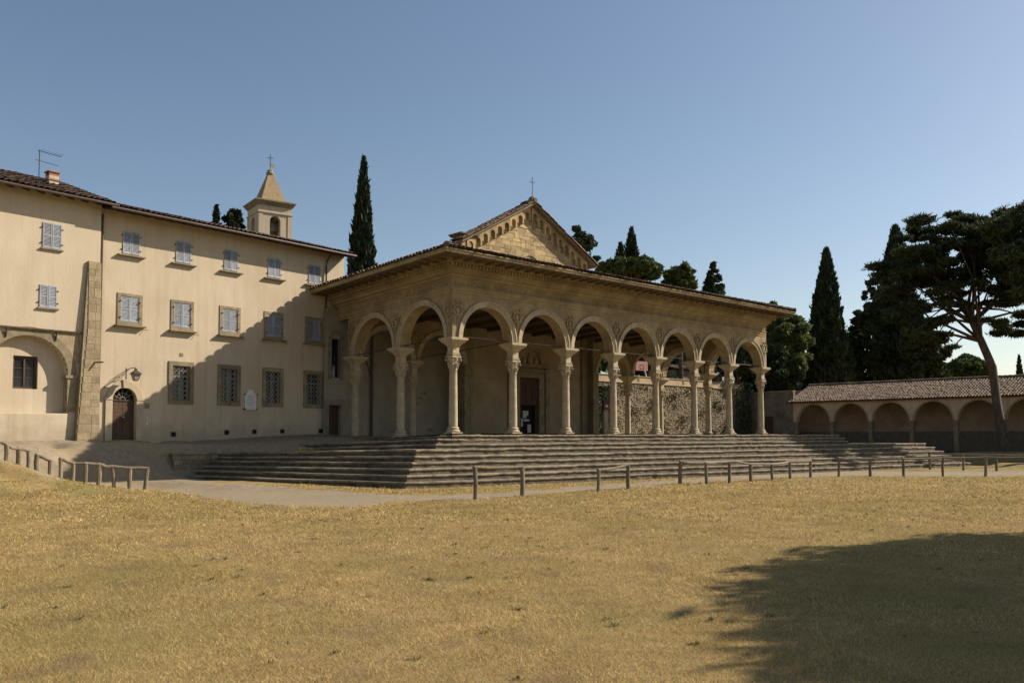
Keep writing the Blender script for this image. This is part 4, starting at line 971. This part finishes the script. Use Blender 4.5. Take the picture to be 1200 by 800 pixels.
for i in range(NL+1):
    m = MB(); x = i*SPL; m.box(x-.20, x+.20, .02, .40, -2.6, zs_-.14); m.box(x-.27, x+.27, -.05, .47, zs_-.14, zs_); m.v = [lv(p) for p in m.v]; m.build('pillar', 'pietra', lg, bevel=.015)
DL = 3.6
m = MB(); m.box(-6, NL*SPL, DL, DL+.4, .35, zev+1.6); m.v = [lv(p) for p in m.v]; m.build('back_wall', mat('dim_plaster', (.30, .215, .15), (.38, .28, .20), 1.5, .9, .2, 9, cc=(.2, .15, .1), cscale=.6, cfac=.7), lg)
m = MB(); m.box(-6, NL*SPL, DL-.05, DL+.4, -2.6, .35); m.v = [lv(p) for p in m.v]; m.build('dado', 'dado', lg)
sl_ = .42; c_, s_ = 1/math.hypot(1, sl_), sl_/math.hypot(1, sl_)
m = MB(); z0 = zev+.1; m.quad((-.6, -.45, z0), (NL*SPL, -.45, z0), (NL*SPL, DL+.5, z0+sl_*(DL+.95)), (-.6, DL+.5, z0+sl_*(DL+.95))); m.v = [lv(p) for p in m.v]; lr = m.build('roof', 'tilebed', lg)
tiles('roof_tiles', lr, lv((-.6, -.48, z0+.02)), (0, -1, 0), (c_, 0, s_), NL*SPL+.6, (DL+.95)/c_, 'tile_red', sp=.27, step=.43, r=.105)
m = MB(); m.box(-.6, NL*SPL, -.42, -.36, z0-.10, z0+.0); m.v = [lv(p) for p in m.v]; m.build('eaves_board', 'wood', lg)
q = MB()
for k in range(int((NL*SPL+.6)/.45)): q.tube([lv((-.6+k*.45, DL+.5, z0+sl_*(DL+.95)+.12)), lv((-.6+k*.45+.5, DL+.5, z0+sl_*(DL+.95)+.1))], [.15, .12], 8)
q.build('ridge_tiles', 'tile_red', lr, kind='stuff')
# dark boundary wall running on from the loggia
bwv = onu(881, 492, UA)[1]
m = thing('boundary_wall', 'dark shaded garden wall linking the loggia to the rubble wall', 'wall', (OP[0], OP[1], EYE), math.pi/2-TH)
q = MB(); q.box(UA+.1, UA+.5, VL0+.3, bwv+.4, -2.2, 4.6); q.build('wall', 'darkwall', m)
q = MB(); q.box(UA+.0, UA+.6, VL0+.3, bwv+.4, 4.6, 4.78); q.build('coping', 'pietra', m, bevel=.03)
q = MB(); q.box(UA+.04, UA+.11, bwv-2.6, bwv-1.3, -1.5, 2.0); q.build('door', 'door', m)
# ------------------------------------------------------------------ rubble retaining wall with parapet
RV = bwv; zp0 = onv(740, 439.8, RV)[2]; zp1 = onv(740, 449, RV)[2]
rw = thing('retaining_wall', 'sunlit rubble retaining wall with brick parapet behind the portico', 'wall', (OP[0], OP[1], EYE), math.pi/2-TH)
ua, ub = 16.0, UA+.3
q = MB(); q.box(ua, ub, RV, RV+.6, -1.5, zp1); rb_ = q.build('wall', 'rubblebed', rw)
q = MB(); z = -.6
while z < zp1-.05:
    h = random.uniform(.10, .2); u = ua+5+random.uniform(-.3, 0)
    while u < ub:
        w = random.uniform(.12, .38)
        if random.random() > .12:
            p = random.uniform(.015, .07); k = len(q.v); d_ = lambda: random.uniform(-.03, .05); a, b, c, e = u+d_(), u+w-d_(), z+d_(), z+h-d_()
            q.v += [(a, RV, c), (b, RV, c), (b, RV, e), (a, RV, e), (a+.03, RV-p, c+.03), (b-.03, RV-p, c+.03), (b-.03, RV-p*.8, e-.03), (a+.03, RV-p*.8, e-.03)]
            q.f += [tuple(k+j for j in f) for f in ((4, 5, 6, 7), (0, 1, 5, 4), (1, 2, 6, 5), (2, 3, 7, 6), (3, 0, 4, 7))]
        u += w
    z += h
q.build('rubble_stones', 'rubble', rb_, kind='stuff')
q = MB(); q.box(ua, ub, RV-.12, RV+.6, zp1, zp1+.14); q.build('string_ledge', 'parapet', rw, bevel=.02)
n = int((ub-ua)/3.6)
for k in range(n):
    a = ua+k*3.6
    MB().box(a+.16, a+3.44, RV+.05, RV+.4, zp1+.14, zp0-.1).build('parapet_panel', 'parapet', rw)
    MB().box(a+3.5, a+3.68, RV+.0, RV+.45, zp1+.14, zp0+.1).build('parapet_post', 'pietra', rw, bevel=.02)
q = MB(); q.box(ua, ub, RV-.02, RV+.48, zp0-.1, zp0); q.build('coping', 'pietra', rw, bevel=.02)
# terrace behind the wall
ZTER = zp1-.2
q = MB(); q.v += [(-10, RV+.3, ZTER), (130, RV+.3, ZTER), (130, 140, ZTER+9), (-60, 140, ZTER+9)]; q.f.append((0, 1, 2, 3))
q.v = [tuple(lw(np.array(p, float))) for p in q.v]; q.v = [(x, y, z+EYE) for x, y, z in q.v]
te = q.build('terrace', 'lawn'); te['kind'] = 'structure'
# notice post standing on the platform
P = onv(710, 507, 5.2); P = (P[0], P[1], .02-KS*P[1])
np_ = thing('notice_post', 'slim tan post with dark red notice board standing inside the portico', 'sign', tuple(lw(np.array(P))+np.array([0, 0, EYE])), math.pi/2-TH)
MB().box(-.19, .19, -.06, .06, 0, 1.75).build('post', 'parapet', np_, bevel=.01); MB().box(-.27, .27, -.09, .09, 1.72, 2.35).build('board', 'red', np_, bevel=.01); MB().box(-.12, .12, -.096, -.091, 1.9, 2.05).build('notice', 'paper', np_)
# basketball hoop on the terrace
D = 84.0; P = ond(752, 436, D)
bh = thing('basketball_hoop', 'faded pink basketball backboard and hoop above the rubble wall', 'hoop', (P[0], P[1], EYE), math.pi/2-TH-.25)
zc = (509.3-428.5)*D/F
MB().box(-.72, .72, -.03, .03, zc-.45, zc+.45).build('backboard', 'pink', bh)
m = MB(); w = .022
for (x0, x1, z0, z1) in ((-.25, .25, zc-.32, zc-.27), (-.25, .25, zc+.05, zc+.1), (-.25, -.2, zc-.27, zc+.05), (.2, .25, zc-.27, zc+.05)): m.box(x0, x1, -.036, -.031, z0, z1)
m.build('target_square', 'iron', bh)
m = MB(); m.tube([(.25*math.cos(a), -.33+.25*math.sin(a), zc-.35) for a in np.linspace(0, 2*math.pi, 17)], .012, 5); m.build('rim', 'brick', bh)
m = MB(); m.tube([(.3, .05, zc-.2), (1.0, .6, zc-.9), (1.1, .9, zc-1.2)], .07, 8); m.build('support_arm', 'white', bh); MB().tube([(1.1, .9, zc-1.15), (1.1, .9, ZTER-.2)], .07, 8).build('pole', 'white', bh)
# small tiled outbuilding on the terrace
D = 92.0; P = ond(812, 440, D)
ob = thing('garden_shed', 'dark outbuilding with tiled roof on the terrace beyond the parapet', 'shed', (P[0], P[1], EYE), math.pi/2-TH)
ztop = (509.3-432)*D/F
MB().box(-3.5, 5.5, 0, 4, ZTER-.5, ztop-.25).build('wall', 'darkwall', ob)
q = MB(); q.quad((-3.8, -.4, ztop-.2), (5.8, -.4, ztop-.2), (5.8, 2.3, ztop+.5), (-3.8, 2.3, ztop+.5)); q.quad((-3.8, 4.6, ztop-.2), (5.8, 4.6, ztop-.2), (5.8, 2.3, ztop+.5), (-3.8, 2.3, ztop+.5)); o_ = q.build('roof', 'tilebed', ob)
tiles('roof_tiles', o_, (-3.8, -.42, ztop-.18), (1, 0, 0), (0, .968, .251), 9.6, 2.7, 'tile_red', sp=.27, step=.43)

# ------------------------------------------------------------------ rustic fences
def fence(label, pts, group=None, sag=.0, rail=True, lean=.05):
    """pts = world bottom, top heights"""
    a = pts[0][0]; f = thing('rustic_fence', label, 'fence', tuple(a), 0, group); A0 = Vector(a); tops = []
    for (p, h) in pts:
        P = Vector(p)-A0; l = Vector((random.gauss(0, lean*.6), random.gauss(0, lean), 0))*h
        T = P+Vector((0, 0, h))+l; tops.append(T)
        r = random.uniform(.062, .085); md = (P+T)/2+Vector((random.gauss(0, .012), random.gauss(0, .012), 0))
        MB().tube([P-Vector((0, 0, .25)), P+Vector((0, 0, .02)), md, T], [r*1.03, r, r*random.uniform(.94, 1.04), r*.97], 9).build('post', 'post', f, False)
    if rail:
        for p, q_ in zip(tops, tops[1:]):
            m_ = (p+q_)/2+Vector((0, random.gauss(0, .02), random.gauss(0, .025)-sag)); r = random.uniform(.048, .064)
            e = (q_-p).normalized()*.06
            MB().tube([p-e+Vector((0, 0, .02)), (p+m_)/2+Vector((0, 0, random.gauss(0, .012))), m_, (q_+m_)/2, q_+e+Vector((0, 0, .02))], [r, r*1.05, r, r*1.03, r*.9], 8).build('rail', 'post', f, False)
    return f
def pp(x, yb, yt, P): h = (yb-yt)*P[1]/F; return ((P[0], P[1], gzw(P[0], P[1])), h)
LL = ['rustic wooden fence below the cream wing, its end post leaning', 'two-post rustic fence piece between the gaps beside the gravel', 'seven-post rustic wooden fence along the gravel below the arched convent door']
for lab, sec in zip(LL, LEFT_POSTS): fence(lab, [pp(x, yb, yt, ond(x, yb, D)) for x, yb, yt, D in sec])
RL_ = ['two-post rustic fence piece before the corner of the steps', 'two-post fence piece with slanting rail before the steps', 'rustic fence with wavy rail on seven posts before the portico steps', 'long straight rustic fence between lawn and gravel before the loggia']
for lab, sec in zip(RL_, RIGHT_POSTS): fence(lab, [pp(x, yb, yt, onz(x, yb, z)) for x, yb, yt, z in sec], lean=.04)
fence('rustic fence across the gravel, beside the end of the steps', [pp(x, yb, yt, onz(x, yb, z)) for x, yb, yt, z in BACK_POSTS], lean=.03)

# ------------------------------------------------------------------ trees
def leaves(C, size, aspect=1.6, up=0.0, nrm=None):
    """one small rhombus per centre"""
    n = len(C); a = RNG.normal(size=(n, 3)); a[:, 2] += up*np.sign(RNG.uniform(-.2, 1, n))*2; a /= np.linalg.norm(a, axis=1)[:, None]
    b = RNG.normal(size=(n, 3)); b -= a*(a*b).sum(1)[:, None]; b /= np.linalg.norm(b, axis=1)[:, None]
    s = size*RNG.lognormal(0, .3, n)[:, None]
    return np.stack([C-a*s*aspect*.5, C+b*s*.35, C+a*s*aspect*.5, C-b*s*.35], 1)
def tree(name, label, P, h, crownV, leafm, trunk, group=None):
    t = thing(name, label, 'tree', (P[0], P[1], P[2]), 0, group)
    trunk.build('trunk', 'bark', t, True)
    npmesh('crown', crownV, 4, leafm, t); return t
def ground_at(P): return gzw(P[0], P[1])
def core(prof, R, ht, seg=20, rows=26, z0=.0, z1=.97):
    """closed inner body of a crown, as loose quads"""
    ph = np.linspace(0, 2*np.pi, seg+1); zz = np.linspace(z0, z1, rows+1); Rr = R*prof(zz)[:, None]*(1+.10*np.sin(ph*3+zz[:, None]*25)+.08*np.sin(ph*7-zz[:, None]*60)); Rr[:, -1] = Rr[:, 0]
    P = np.stack([Rr*np.cos(ph), Rr*np.sin(ph), np.broadcast_to(zz[:, None]*ht, Rr.shape)], -1)
    return np.stack([P[:-1, :-1], P[:-1, 1:], P[1:, 1:], P[1:, :-1]], 2).reshape(-1, 4, 3)
def cypress(label, x, ytop, D, wpx, n=15000, yb=None, leafm='cypress', size=.5, group=None, zb=None, fat=.42, rag=.16):
    P = ond(x, ytop, D); zb = ZTER-.5 if zb is None else zb; ht = P[2]-zb; R = wpx*D/F/2; n = int(n*1.5)
    pf = lambda z: np.where(z < fat, .72+.28*np.sin(z/fat*np.pi/2), np.clip((1-z)/(1-fat), 0, 1)**.8)
    z = 1-RNG.beta(1.15, 1.05, n); ph = RNG.uniform(0, 2*np.pi, n)
    s1, s2, s3 = RNG.uniform(0, 6, 3)
    lump = 1+rag*np.sin(ph*3+z*21+s1)*np.sin(z*33+ph*2+s2)+rag*.7*np.sin(ph*6-z*47+s3)+rag*.5*np.sin(ph*13+z*110)
    r = R*pf(z)*lump*RNG.uniform(.70, 1.04, n)+np.minimum(RNG.exponential(.035*R, n), .1*R)
    C = np.stack([r*np.cos(ph), r*np.sin(ph), z*ht*.985], -1)
    a = np.stack([.45*np.cos(ph), .45*np.sin(ph), np.ones(n)], -1)+RNG.normal(0, .22, (n, 3)); a /= np.linalg.norm(a, axis=1)[:, None]
    b = RNG.normal(size=(n, 3)); b -= a*(a*b).sum(1)[:, None]; b /= np.linalg.norm(b, axis=1)[:, None]
    L_ = (size*RNG.lognormal(0, .35, n)*(.55+.45*pf(z)))[:, None]
    V = np.stack([C-a*L_*.5, C+b*L_*.16, C+a*L_*.5, C-b*L_*.16], 1)
    tr = MB().tube([(0, 0, -.5), (0, 0, ht*.5), (0, 0, ht*.9)], [R*.14+.08, R*.1+.05, .03], 8)
    return tree('cypress_tree', label, (P[0], P[1], zb+EYE), ht, np.concatenate([V, core(pf, R*.72, ht)]), leafm, tr, group)
def clumps(specs, n, size, hollow=.55, aspect=1.6, up=0, wisp=.10):
    """specs = (centre, radii); leaves fill shells of lumps"""
    w = np.array([s[1][0]*s[1][1]+s[1][0]*s[1][2] for s in specs]); k = (n*w/w.sum()).astype(int)+3; out = []
    for (c, r), m in zip(specs, k):
        d = RNG.normal(size=(m, 3)); d /= np.linalg.norm(d, axis=1)[:, None]; rad = RNG.uniform(hollow, 1.0, m)**.6+np.minimum(RNG.exponential(wisp, m), wisp*2)
        out.append(np.array(c)+d*np.array(r)*rad[:, None])
    return leaves(np.concatenate(out), size, aspect, up)
def broad(label, x, ytop, D, wpx, ybot, leafm='leaf', n=14000, nc=42, size=.3, zb=None, name='broadleaf_tree', shape='round', flat=1.0):
    """crown in the box x+-w/2, ytop..ybot made of many leaf clumps"""
    zb = ZTER-.5 if zb is None else zb
    top = ond(x, ytop, D); bot = ond(x, ybot, D); R = wpx*D/F/2; H = top[2]-bot[2]; cz = (top[2]+bot[2])/2-zb
    sp_ = []; n = int(n*1.5); nc = int(nc*2.2); size = max(.2, D*.0028)
    for k in range(nc):
        d = RNG.normal(size=3); d /= np.linalg.norm(d); q = RNG.uniform(.35, .86)
        if shape == 'cone':
            zz = RNG.uniform(0, 1)**1.3; a = RNG.uniform(0, 2*np.pi); rr = R*(1-zz)**.75*RNG.uniform(.5, .85); c = (rr*math.cos(a), rr*math.sin(a), cz-H/2+zz*H*.94); rc = R*.24*(1.05-zz*.7)
        elif shape == 'flat':
            a = RNG.uniform(0, 2*np.pi); rr = R*math.sqrt(RNG.uniform(0, .8)); c = (rr*math.cos(a), rr*math.sin(a), cz+H*.25*(1-(rr/R)**2)+RNG.normal(0, H*.10)); rc = R*.17
        else: c = (d[0]*R*q, d[1]*R*q, cz+d[2]*H/2*q); rc = R*RNG.uniform(.13, .27)
        sp_.append((c, (rc, rc, rc*RNG.uniform(.6, .85)*flat)))
    V = clumps(sp_, n, size)
    tr = MB(); tr.tube([(0, 0, -.6), (R*.03, 0, cz*.5), (0, R*.02, cz)], [R*.09+.12, R*.07+.09, R*.04+.05], 9)
    for k in range(0, nc, 3):
        c = sp_[k][0]; b = (0, 0, min(cz*.9, max(cz-H*.4, c[2]-R*.7))); tr.tube([b, ((b[0]+c[0])*.5, (b[1]+c[1])*.5, (b[2]+c[2])*.5+.1), c], [R*.035+.03, R*.025+.02, .02], 6)
    return tree(name, label, (top[0], top[1], zb+EYE), H, V, leafm, tr)
Z2 = 0.0
cypress('tall slender dark cypress between the convent roof and the portico', 426, 179, 61, 31, 16000, zb=-.2, fat=.5, rag=.2)
broad('small dark conifer tip above the convent roof beside the bell tower', 254, 238, 74, 17, 290, 'cypress', 5000, 26, .2, zb=-.2, name='conifer_tree', shape='cone')
broad('round dark tree top above the convent roof beside the bell tower', 274, 244, 76, 30, 300, 'cypress', 8000, 34, .2, zb=-.2, name='evergreen_tree')
broad('sparse open-branched pine behind the right slope of the gable', 684, 258, 78, 50, 335, 'leaf_d', 2000, 13, .22, zb=ZTER-1, name='sparse_pine_tree')
cypress('taller of two cypresses rising above the portico roof', 740, 263, 92, 23, 9000, zb=3, rag=.2, fat=.74)
cypress('shorter bushy cypress beside the taller one above the portico roof', 727, 281, 91, 24, 7000, zb=3, rag=.25, fat=.74)
broad('bright green flat topped pine crown above the portico roof', 738, 303, 88, 82, 338, 'pine_l', 12000, 46, .2, name='umbrella_pine_tree', shape='flat', zb=3)
broad('light green leafy tree above the portico roof', 796, 306, 90, 44, 352, 'leaf_l', 9000, 32, .22, zb=3)
broad('dark layered conifer above the portico roof', 836, 304, 94, 44, 372, 'leaf_d', 11000, 46, .22, zb=3, name='conifer_tree', shape='cone')
broad('thin leafy tree peeping over the end of the portico roof', 905, 350, 110, 44, 400, 'leaf', 2200, 14, .2, zb=3)
broad('broad green tree beside the end of the portico', 917, 362, 101, 70, 452, 'leaf_l', 26000, 70, .2, zb=ZTER-.6)
broad('dark shrubby tree hanging over the shaded garden wall', 912, 410, 99, 60, 470, 'leaf_d', 12000, 40, .2, zb=0, name='evergreen_tree')
cypress('broad pointed cypress standing behind the loggia end', 968, 287, 104, 50, 26000, zb=-1.5, size=.6, fat=.35)
broad('grey green tree between the two large cypresses', 1004, 352, 112, 38, 470, 'leaf_d', 10000, 40, .24, zb=-1)
cypress('tallest dark cypress half hidden by the umbrella pine', 1049, 260, 108, 68, 26000, zb=-1.5, size=.6, fat=.3, rag=.2)
broad('dark ragged evergreen beside the tallest cypress', 1022, 308, 106, 34, 455, 'leaf_d', 13000, 46, .22, zb=-1, name='evergreen_tree')
broad('dark evergreen mass behind the loggia roof under the pine', 1080, 370, 100, 58, 462, 'cypress', 13000, 46, .24, zb=-1, name='evergreen_tree')
broad('low distant green tree beyond the loggia, right of the pine shade', 1132, 418, 125, 66, 458, 'leaf', 9000, 36, .3, zb=-1)
cypress('small distant cypress beyond the loggia roof', 1194, 414, 120, 13, 4000, zb=-1, size=.5)
broad('distant dark round bush beyond the loggia roof', 1101, 427, 118, 26, 455, 'leaf_d', 5000, 22, .26, zb=-1)
broad('dark bush behind the garden wall at the loggia end', 940, 425, 112, 46, 475, 'leaf_d', 7000, 30, .25, zb=-1, name='evergreen_tree')
broad('dark bush behind the garden wall, below the broad green tree', 884, 428, 108, 44, 475, 'leaf_d', 7000, 30, .25, zb=-1, name='evergreen_tree')
# greenery seen through the arches
broad('bright shrub on the terrace seen through the portico arches', 702, 416, 82, 26, 437, 'leaf', 3500, 18, .2, zb=ZTER-.3, name='shrub')
broad('dark tree on the terrace behind the basketball backboard', 742, 392, 98, 80, 448, 'leaf_d', 9000, 36, .25, zb=ZTER-.3)
broad('yellow green tree on the terrace above the tiled outbuilding', 806, 396, 104, 60, 440, 'leaf', 8000, 32, .25, zb=ZTER-.3)
broad('dark evergreen on the terrace above the end of the rubble wall', 862, 392, 96, 60, 450, 'leaf_d', 9000, 36, .25, zb=ZTER-.3)
# ivy on the wall
def ivy(label, xs, ys, n):
    px = RNG.uniform(*xs, n); py = RNG.uniform(*ys, n); C = []
    for a, b in zip(px, py):
        q = onv(a, b, RV-.18); q[1] -= RNG.uniform(0, .22); p = lw(q); C.append((p[0], p[1], p[2]+EYE))
    V = leaves(np.array(C), .22, 1.2)
    o = npmesh('ivy', V, 4, 'ivy'); tag(o, label, 'ivy')
def creeper():
    n = 7000; uu = RNG.uniform(20, ub-.5, n); zz = RNG.uniform(-.5, zp1, n)
    k = (np.sin(uu*1.7+zz*1.1)+np.sin(uu*.6-zz*2.3+1)+RNG.normal(0, .35, n)) > .75; uu, zz = uu[k], zz[k]
    C = np.array([lw((a, RV-.1-RNG.uniform(0, .12), b))+np.array([0, 0, EYE]) for a, b in zip(uu, zz)])
    tag(npmesh('creeper', leaves(C, .17, 1.4), 4, 'creeper', None, 'stuff'), 'dry brown creeper clinging to the rubble wall', 'creeper')
creeper()
ivy('ivy covering the rubble wall beside the church corner', (692, 716), (452, 512), 2600)
ivy('thin ivy at the far end of the rubble wall', (862, 880), (448, 512), 1100)
# the leaning umbrella pine in front of the loggia
def pine(label, base, pts, rad, specs, limbs, n, size=.16, leafm='pine'):
    t = thing('umbrella_pine_tree', label, 'tree', tuple(base)); m = MB(); m.tube(pts, rad, 12)
    tr = m.build('trunk', 'bark', t, True)
    for L_ in limbs: MB().tube(L_[0], L_[1], 7).build('limb', 'bark', t, True)
    npmesh('crown', clumps(specs, n, size, .2, 3.2, .2, .28), 4, leafm, t); return t
D = 75.0; Bp = ond(1177, 528.5, D); gzb = gzw(Bp[0], Bp[1])
def rel(x, y, dd=0): P = ond(x, y, D+dd); return (P[0]-Bp[0], P[1]-Bp[1], P[2]+EYE-gzb)
tp = [(0.15, 0, -.5), (0, 0, .25), rel(1168, 470), rel(1163, 430), rel(1150, 400), rel(1140, 378), rel(1134, 360)]
specs = []; limbs = []
outline = [(1070, 292), (1085, 276), (1105, 268), (1128, 266), (1150, 275), (1172, 288), (1060, 312), (1052, 335), (1062, 358), (1080, 372), (1075, 330), (1095, 300), (1120, 290), (1145, 300), (1165, 315), (1100, 330), (1125, 315), (1185, 305), (1178, 350), (1192, 365), (1165, 372), (1182, 385), (1100, 378), (1115, 392), (1095, 395), (1150, 335), (1090, 350), (1200, 375), (1195, 330), (1042, 322), (1048, 350), (1058, 378), (1075, 395), (1110, 352)]
for k, (x, y) in enumerate(outline):
    for j in range(8 if y < 335 else 4):
        dd = random.uniform(-5, 5)*(1-.1*j); c = rel(x+random.gauss(0, 10), y+random.gauss(0, 7), dd); low = y > 345
        r = random.uniform(.45, 1.0)*(.8 if low else 1.0); specs.append((c, (r, r, r*.32)))
        if j == 0:
            s = tp[4+random.randrange(3)]; mid = tuple((a*.45+b*.55)+random.gauss(0, .3)+((.5 if low else -.5) if i == 2 else 0) for i, (a, b) in enumerate(zip(s, c))); limbs.append(([s, mid, c], [.15, .08, .025]))
pine('large umbrella pine with leaning trunk in front of the loggia', (Bp[0], Bp[1], gzb), tp, [.55, .42, .36, .34, .31, .28, .24], specs, limbs, 84000, .14)
# second pine whose crown edge enters the picture at the right
D = 70.0; Bp = ond(1262, 532, D); gzb = gzw(Bp[0], Bp[1])
specs = []; limbs = []; tp = [(0, 0, -.5), (0, 0, .3), rel(1258, 430), rel(1245, 380), rel(1240, 345)]
for x, y in ((1170, 283), (1180, 268), (1195, 258), (1210, 252), (1230, 250), (1250, 255), (1270, 262), (1290, 275), (1185, 300), (1205, 290), (1225, 280), (1250, 285), (1275, 295), (1200, 315), (1225, 310), (1195, 330), (1260, 315), (1190, 340)):
    for j in range(7):
        c = rel(x+random.gauss(0, 8), y+random.gauss(0, 6), random.uniform(-5, 5)); r = random.uniform(.5, 1.0); specs.append((c, (r, r, r*.55)))
        if j == 0: s = tp[3+random.randrange(2)]; mid = tuple(a*.4+b*.6 for a, b in zip(s, c)); limbs.append(([s, mid, c], [.2, .1, .03]))
pine('umbrella pine beside the leaning one, its crown reaching higher', (Bp[0], Bp[1], gzb), tp, [.55, .45, .4, .34, .28], specs, limbs, 42000, .17)
# pine outside the frame whose shadow lies on the lawn
Bp = np.array([21.1, 15.5, 0]); gzb = gzw(21.1, 15.5); specs = []; limbs = []
for k in range(190):
    a = random.uniform(0, 2*math.pi); r = math.sqrt(random.random())*4.7; c = (r*math.cos(a)*1.1+.3*r*math.sin(a), r*math.sin(a)*1.35-1.2, 8.3+1.3*(1-(r/4.8)**2)+random.gauss(0, .35)); q = random.uniform(.75, 1.2); specs.append((c, (q, q, q*.6)))
    if k % 3 == 0: limbs.append(([(0, 0, 6), (c[0]*.55, c[1]*.55, 7.3), c], [.16, .09, .03]))
for k in range(16): specs.append(((4.6+random.uniform(-2.0, 1.5), 6.2+random.gauss(0, .35), 8.4+random.gauss(0, .25)), (.8, .45, .4)))
pine('umbrella pine near the lawn casting the broad foreground shadow', (21.1, 15.5, gzb), [(0, 0, -.4), (.1, 0, 3), (0, .1, 6.2), (0, 0, 8)], [.38, .3, .26, .16], specs, limbs, 60000, .2)
